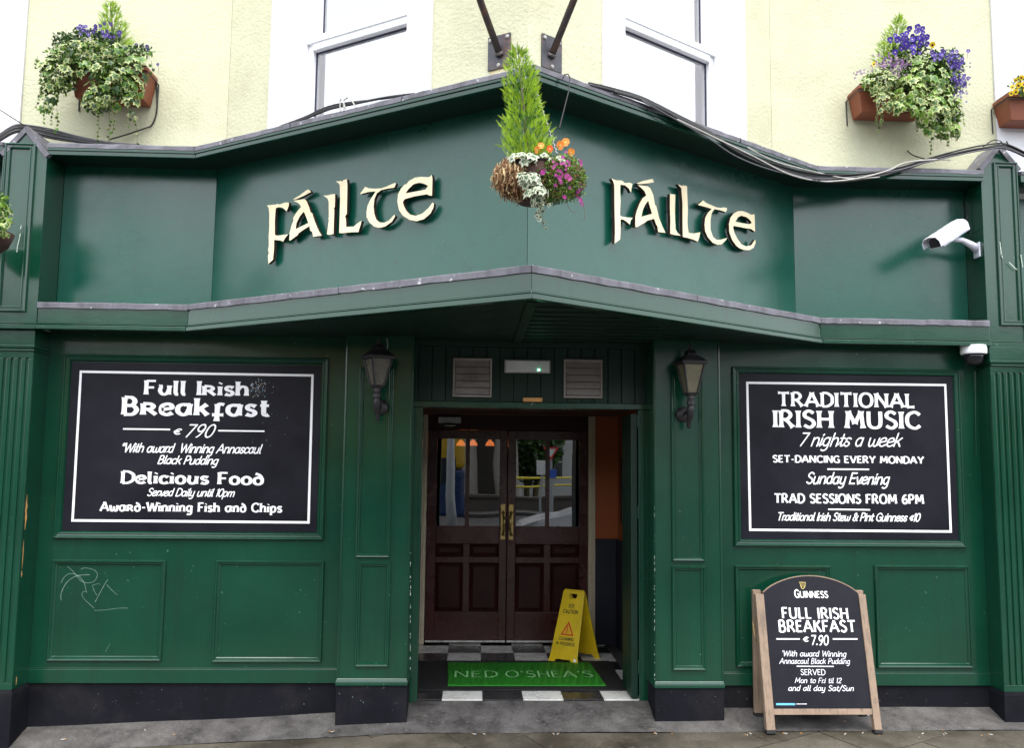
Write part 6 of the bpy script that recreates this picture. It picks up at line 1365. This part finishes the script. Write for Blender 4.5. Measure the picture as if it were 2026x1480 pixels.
for x, y, k in ((286, 1463, 'w'), (125, 1477, 'w'), (45, 1465, 'w'), (345, 1467, 'f'), (659, 1432, 'w'), (654, 1433, 'f'), (938, 1437, 'w'), (958, 1437, 'w'), (1095, 1438, 'w'), (1104, 1436, 'w'), (1297, 1442, 'w'), (1330, 1436, 'f'), (1295, 1443, 'f'), (1474, 1411, 'f'), (1553, 1436, 'w'), (1586, 1436, 'f'), (1707, 1444, 'w'), (1484, 1438, 'w'), (1672, 1454, 'w'), (1870, 1431, 'w'), (1940, 1401, 'f'), (1865, 1414, 'w'), (60, 1446, 'w'), (70, 1459, 'w'), (70, 1455, 'f'), (1960, 1455, 'w'), (1825, 1431, 'w'), (1478, 1413, 'w')): butt(x, y, k)
for k in range(26):
    x, y = (ru(48, 95), ru(1440, 1465)) if k < 12 else (ru(100, 1950), ru(1415, 1470)); p = U(x, y, Z=-.13); p = U(x, y, Z=gz(p.x, p.y))
    if p.y > 6.15 : continue
    q = MB(); a = ru(0, 6); s_ = ru(.006, .014); V = [p+Vector((math.cos(a+c)*s_*ru(.5, 1), math.sin(a+c)*s_*ru(.4, .9), .003+ru(0, .004))) for c in (0, 1.2, 2.4, 3.6, 4.9)]; q.add(V, [(0, 1, 2, 3, 4)])
    tag(q.build('litter_scrap', M['dleaf' if k % 3 else 'butt']), 'tiny scrap of leaf or paper on the paving', 'litter', 'scraps of litter on the paving')
# wisps and small leaves lying on the ledges
for x, y in ((1095, 540), (1103, 541), (1150, 551)):
    f = facet(2, .1); a = f.px(x, y); q = MB(); c = f.p(a[0], 0, z_lt+.02); q.add([c+Vector((ru(-.02, .02), ru(-.01, .01), ru(0, .014))) for _ in range(4)], [(0, 1, 2), (0, 2, 3)]); tag(q.build('fallen_leaf', M['dleaf']), 'dry brown leaf lying on the lead ledge right of the fascia corner', 'leaf', 'dry leaves on the lead ledge')
# ------------------------------------------------------------------ the far side of the street, seen in the door glass
def V_(x, y, Y): # point behind the photographer whose mirror image in the doors lies at this spot
    p = U(x, y, Y=2*YD-Y); return Vector((p.x, Y, p.z))
def mbox(x0, x1, y0, y1, z0, z1, mat, nm, par, bev=0): return bx3(x0, x1, y0, y1, z0, z1, mat, nm, par, bev)
M['bus'] = paint('yellow_bus_paint', (.36, .23, .01), .3); M['busb'] = paint('blue_bus_paint', (.01, .03, .09), .3); M['win'] = paint('dark_window', (.02, .025, .035), .1, spec=.8)
M['stoneg'] = paint('grey_granite', (.075, .068, .06), .8, .2, 2, dark=(.05, .045, .04), dscale=1, damt=.6); M['stonel'] = paint('pale_granite', (.30, .28, .25), .8); M['wht'] = paint('white_stucco', (.60, .62, .60), .8, .05); M['galv'] = paint('grey_pole_paint', (.30, .32, .33), .5); M['carp'] = paint('silver_car_paint', (.55, .57, .60), .2, .02, spec=.8, coat=.5); M['red'] = paint('red_sign', (.5, .02, .02), .5); M['blues'] = paint('blue_sign', (.02, .08, .4), .5); M['yellowr'] = paint('yellow_rail', (.7, .6, .05), .5)
a, b = V_(830, 880, -9), V_(921, 930, -9); zb3 = V_(900, 930, -9).z
bus = thing('double_decker_bus', 'yellow and blue double-decker bus across the road, mirrored in the left door glass', 'bus', ((a.x+b.x)/2-3, -9, -.3))
mbox(b.x-9, b.x, -11.4, -9, zb3, 4.0, M['bus'], 'upper_body', bus, .15); mbox(b.x-9, b.x-.01, -11.4, -9.01, .05, zb3-.01, M['busb'], 'lower_body', bus, .08)
for k in range(6):
    mbox(b.x-1.5-1.45*k, b.x-.25-1.45*k, -9.02, -8.985, 2.75, 3.45, M['win'], 'window', bus); mbox(b.x-1.5-1.45*k, b.x-.25-1.45*k, -9.02, -8.99, 1.0, 1.75, M['win'], 'window', bus)
for x in (b.x-1.8, b.x-7):
    q = MB(); q.lathe((x, -9.25, .12), [(.46, 0), (.48, .03), (.48, .24), (.46, .27)], 20, axis=(0, 1, 0)); q.build('wheel', M['rubber'], bus)
# leaning lamp post
p0, p1 = V_(898, 1031, -3.2), V_(892, 872, -3.2); lp = thing('lamp_post', 'grey leaning lamp post mirrored in the left door glass', 'lamp post', (p0.x, -3.2, -.34)); p0.z = -.34
q = MB(); dd = (p1-p0).normalized(); q.tube([p0, p0+dd*1.2, p0+dd*6.5], [.11, .10, .07], 14); q.build('post', M['galv'], lp, smooth=True)
q = MB(); q.tube([p0+dd*6.5, p0+dd*6.8+Vector((.3, 0, .1)), p0+dd*6.8+Vector((1.1, 0, .15))], .035, 8); q.build('arm', M['galv'], lp); q = MB(); q.box(D3, p0.x+1.1, p0.x+1.7, 3.1, 3.3, 6.7, 6.85); q.build('lamp_head', M['galv'], lp, bev=.04)
# classical building with columns
zk = V_(950, 985, -20); cb = thing('columned_building', 'grey granite building with a row of columns, mirrored in the door glass', 'building', (zk.x, -24, -.4)); xa, xb = V_(922, 900, -20).x, V_(1036, 900, -20).x
mbox(xa-7, xb-.2, -30, -22.5, -.4, 8.6, M['stoneg'], 'wall', cb); mbox(xa-7.5, xb+.3, -22.4, -19.8, 6.6, 7.9, M['stoneg'], 'entablature', cb, .1); mbox(xa-7.5, xb+.5, -22.4, -19.6, 7.95, 8.25, M['stoneg'], 'cornice', cb, .05)
for k in range(8):
    x = xb-.7-1.65*k; q = MB(); q.lathe((x, -20.8, -.1), [(.62, 0), (.62, .2), (.5, .35), (.48, 3), (.42, 6.1), (.55, 6.3), (.62, 6.6)], 20); q.build('column', M['stonel'], cb, smooth=False)
mbox(xa-7.5, xb+.3, -22.4, -19.6, -.4, -.11, M['stoneg'], 'plinth', cb)
# quay wall, kerb
zt5 = V_(1050, 972, -17.5).z; tw = thing('quay_wall', 'low dark stone quay wall across the road, mirrored in the doors', 'wall', (4, -17.5, -.4)); mbox(-30, 40, -18, -17.5, -.45, 0.22, M['stoneg'], 'wall_face', tw); mbox(-30, 40, -18.06, -17.44, .225, .35, M['stoneg'], 'coping', tw, .02)
o = mbox(-60, 60, -17.4, -15.6, -.45, -.24, M['apron'], 'far_pavement', None); o['kind'] = 'structure'
# white building, tree, railings, signs
wa, wb_ = V_(1031, 900, -30).x, V_(1100, 900, -30).x; wbd = thing('white_house', 'white stuccoed house mirrored in the right door glass', 'building', (wa, -32, -.4)); mbox(wa, wa+14, -40, -30, -.4, 9.2, M['wht'], 'wall', wbd); mbox(wa-.2, wa+14.2, -40.2, -29.7, 9.21, 9.6, M['wht'], 'parapet', wbd, .05)
for i in range(5):
    for j in range(3):
        x0 = wa+1.2+2.6*i; z0 = 1.0+2.8*j; fo = mbox(x0, x0+1.0, -30.0, -29.96, z0, z0+1.6, M['win'], 'window', wbd); mbox(x0+.47, x0+.53, -29.96, -29.94, z0, z0+1.6, M['wht'], 'glazing_bar', fo); mbox(x0, x0+1.0, -29.96, -29.93, z0+.77, z0+.83, M['wht'], 'glazing_bar', fo)
for (x, lab, sc_) in ((V_(1040, 940, -24).x, 'dark leafy street tree before the white house, mirrored in the right door glass', 1.3), (V_(1060, 945, -24).x, 'smaller street tree before the white house, mirrored in the right door glass', 1.0)):
    t = thing('street_tree', lab, 'tree', (x, -24, -.4)); q = MB(); q.tube([(x, -24, -.4), (x+.05, -24, 1.4), (x+.1, -24, 2.6)], [.16, .12, .06], 8); q.build('trunk', M['stem'], t)
    q = MB()
    for k in range(1500):
        v = rdir(); r_ = ru(.4, 1)**.5*sc_*1.3; p = Vector((x, -24, 2.6))+Vector((v.x*r_, v.y*r_, v.z*r_*1.15)); e1, e2 = rdir()*.12, rdir()*.12; q.add([p-e1, p+e2, p+e1, p-e2], [(0, 1, 2, 3)], k % 2)
    q.build('crown', [M['leafd'], M['ivyg']], t, kind='stuff')
ra = thing('yellow_barrier', 'yellow railing beyond the quay wall, mirrored in the right door glass', 'railing', (V_(1040, 960, -19).x, -19, -.4)); xa2 = V_(1045, 960, -19).x
for z in (.75, 1.1): q = MB(); q.tube([(xa2-1, -19, z), (xa2+5, -19, z)], .045, 8); q.build('rail', M['yellowr'], ra)
for k in range(5): q = MB(); q.tube([(xa2-1+1.5*k, -19, -.2), (xa2-1+1.5*k, -19, 1.15)], .03, 8); q.build('upright', M['yellowr'], ra)
def roadsign(x, ytop, ybot, Y, lab, kind):
    b = V_(x, 1005, Y); tp = V_(x, ytop, Y); t = thing('road_sign', lab, 'road sign', (b.x, Y, -.3)); q = MB(); q.tube([(b.x, Y, -.3), (b.x, Y, tp.z)], .035, 8); q.build('post', M['galv'], t)
    f = Fr((b.x, Y, 0)); f = Fr((b.x, Y, 0), (-1, 0, 0), (0, 0, 1)); bt_ = V_(x, ybot, Y).z; q = MB(); h = tp.z-bt_
    if kind == 'yield':
        q.extr(f, [(0, bt_), (h*.62, tp.z), (-h*.62, tp.z)], .04, .06, holes=[[(0, bt_+h*.22), (h*.42, tp.z-h*.11), (-h*.42, tp.z-h*.11)]]); q.build('red_border', M['red'], t); q = MB(); q.extr(f, [(0, bt_+h*.2), (h*.44, tp.z-h*.1), (-h*.44, tp.z-h*.1)], .038, .05); q.build('white_field', M['wht'], t)
    else: q.box(f, -h*.4, h*.4, .04, .06, bt_, tp.z); q.build('sign_plate', M['blues' if kind == 'blue' else 'wht'], t, bev=.01)
roadsign(1090, 882, 908, -7, 'red and white triangular yield sign mirrored at the edge of the right door glass', 'yield'); roadsign(1094, 926, 944, -6, 'small blue direction sign mirrored below the yield sign', 'blue'); roadsign(1071, 909, 937, -8, 'white poster board on a post mirrored in the right door glass', 'white')
# silver car
ca0 = V_(1024, 1030, -2.6); car = thing('parked_car', 'silver car at the near kerb, mirrored in the right door glass', 'car', (ca0.x+2, -3.4, -.36)); zg = -.36; f = Fr((ca0.x-.05, -2.6, zg), (1, 0, 0), (0, 0, 1)); hz = V_(1090, 1006, -2.6).z-zg
sh_ = [(0, .25), (.0, .48), (.12, .62), (.6, .78), (1.15, .90), (1.5, 1.02), (2.0, 1.38), (2.7, 1.45), (3.4, 1.38), (3.9, 1.0), (4.1, .85), (4.15, .3), (3.65, .25)]
for cxw in (3.25, .78): sh_ += [(cxw+.36*math.cos(R(a_)), .25+.36*math.sin(R(a_))) for a_ in range(0, 181, 20)]
q = MB(); q.extr(f, [(x, z) for x, z in sh_], 0, 1.7); q.build('body', M['carp'], car, bev=.04)
q = MB(); q.extr(f, [(1.6, 1.02), (2.05, 1.33), (2.7, 1.39), (3.3, 1.33), (3.7, 1.02)], -.006, -.001); q.build('side_window', M['win'], car)
q = MB(); q.extr(f, [(.08, .58), (.12, .62), (.5, .74), (.42, .66), (.2, .55)], -.012, -.001); q.build('headlight', M['galv'], car)
for cxw in (.78, 3.25):
    for n1 in (.02, 1.5): q = MB(); q.lathe(f.p(cxw, n1, .31), [(.29, 0), (.31, .02), (.31, .16), (.29, .18)], 20, axis=f.N); wh = q.build('wheel', M['rubber'], car); q = MB(); q.lathe(f.p(cxw, n1-.005, .31), [(.19, 0), (.19, .004)], 14, axis=f.N); q.build('rim', M['galv'], wh)

# distant terrace over the river, added to block the low sky
for k in range(9):
    x0 = -62+14*k; h = (11, 12.6, 11.4, 13, 10.8, 12.4, 13, 11.2, 12)[k]
    t = thing('far_sky_blocker', ('brown brick', 'grey stone', 'dark stucco')[k % 3]+' house added across the river to block low sky, '+('first','second','third','fourth','fifth','sixth','seventh','eighth','ninth')[k]+' along the far bank', 'building', (x0+7, -52, -.5), 'far bank houses')
    mbox(x0, x0+13.7, -60, -52, -.5, h, M['stoneg'], 'wall', t); mbox(x0-.1, x0+13.8, -60.2, -51.8, h+.01, h+.5, M['stoneg'], 'parapet', t)
    wd = MB()
    for i in range(4):
        for j in range(3): wd = MB(); wd.box(D3, x0+1.3+3.1*i, x0+2.7+3.1*i, 51.95, 52.02, 1.2+2.7*j, 3.0+2.7*j); wd.build('window', M['win'], t)
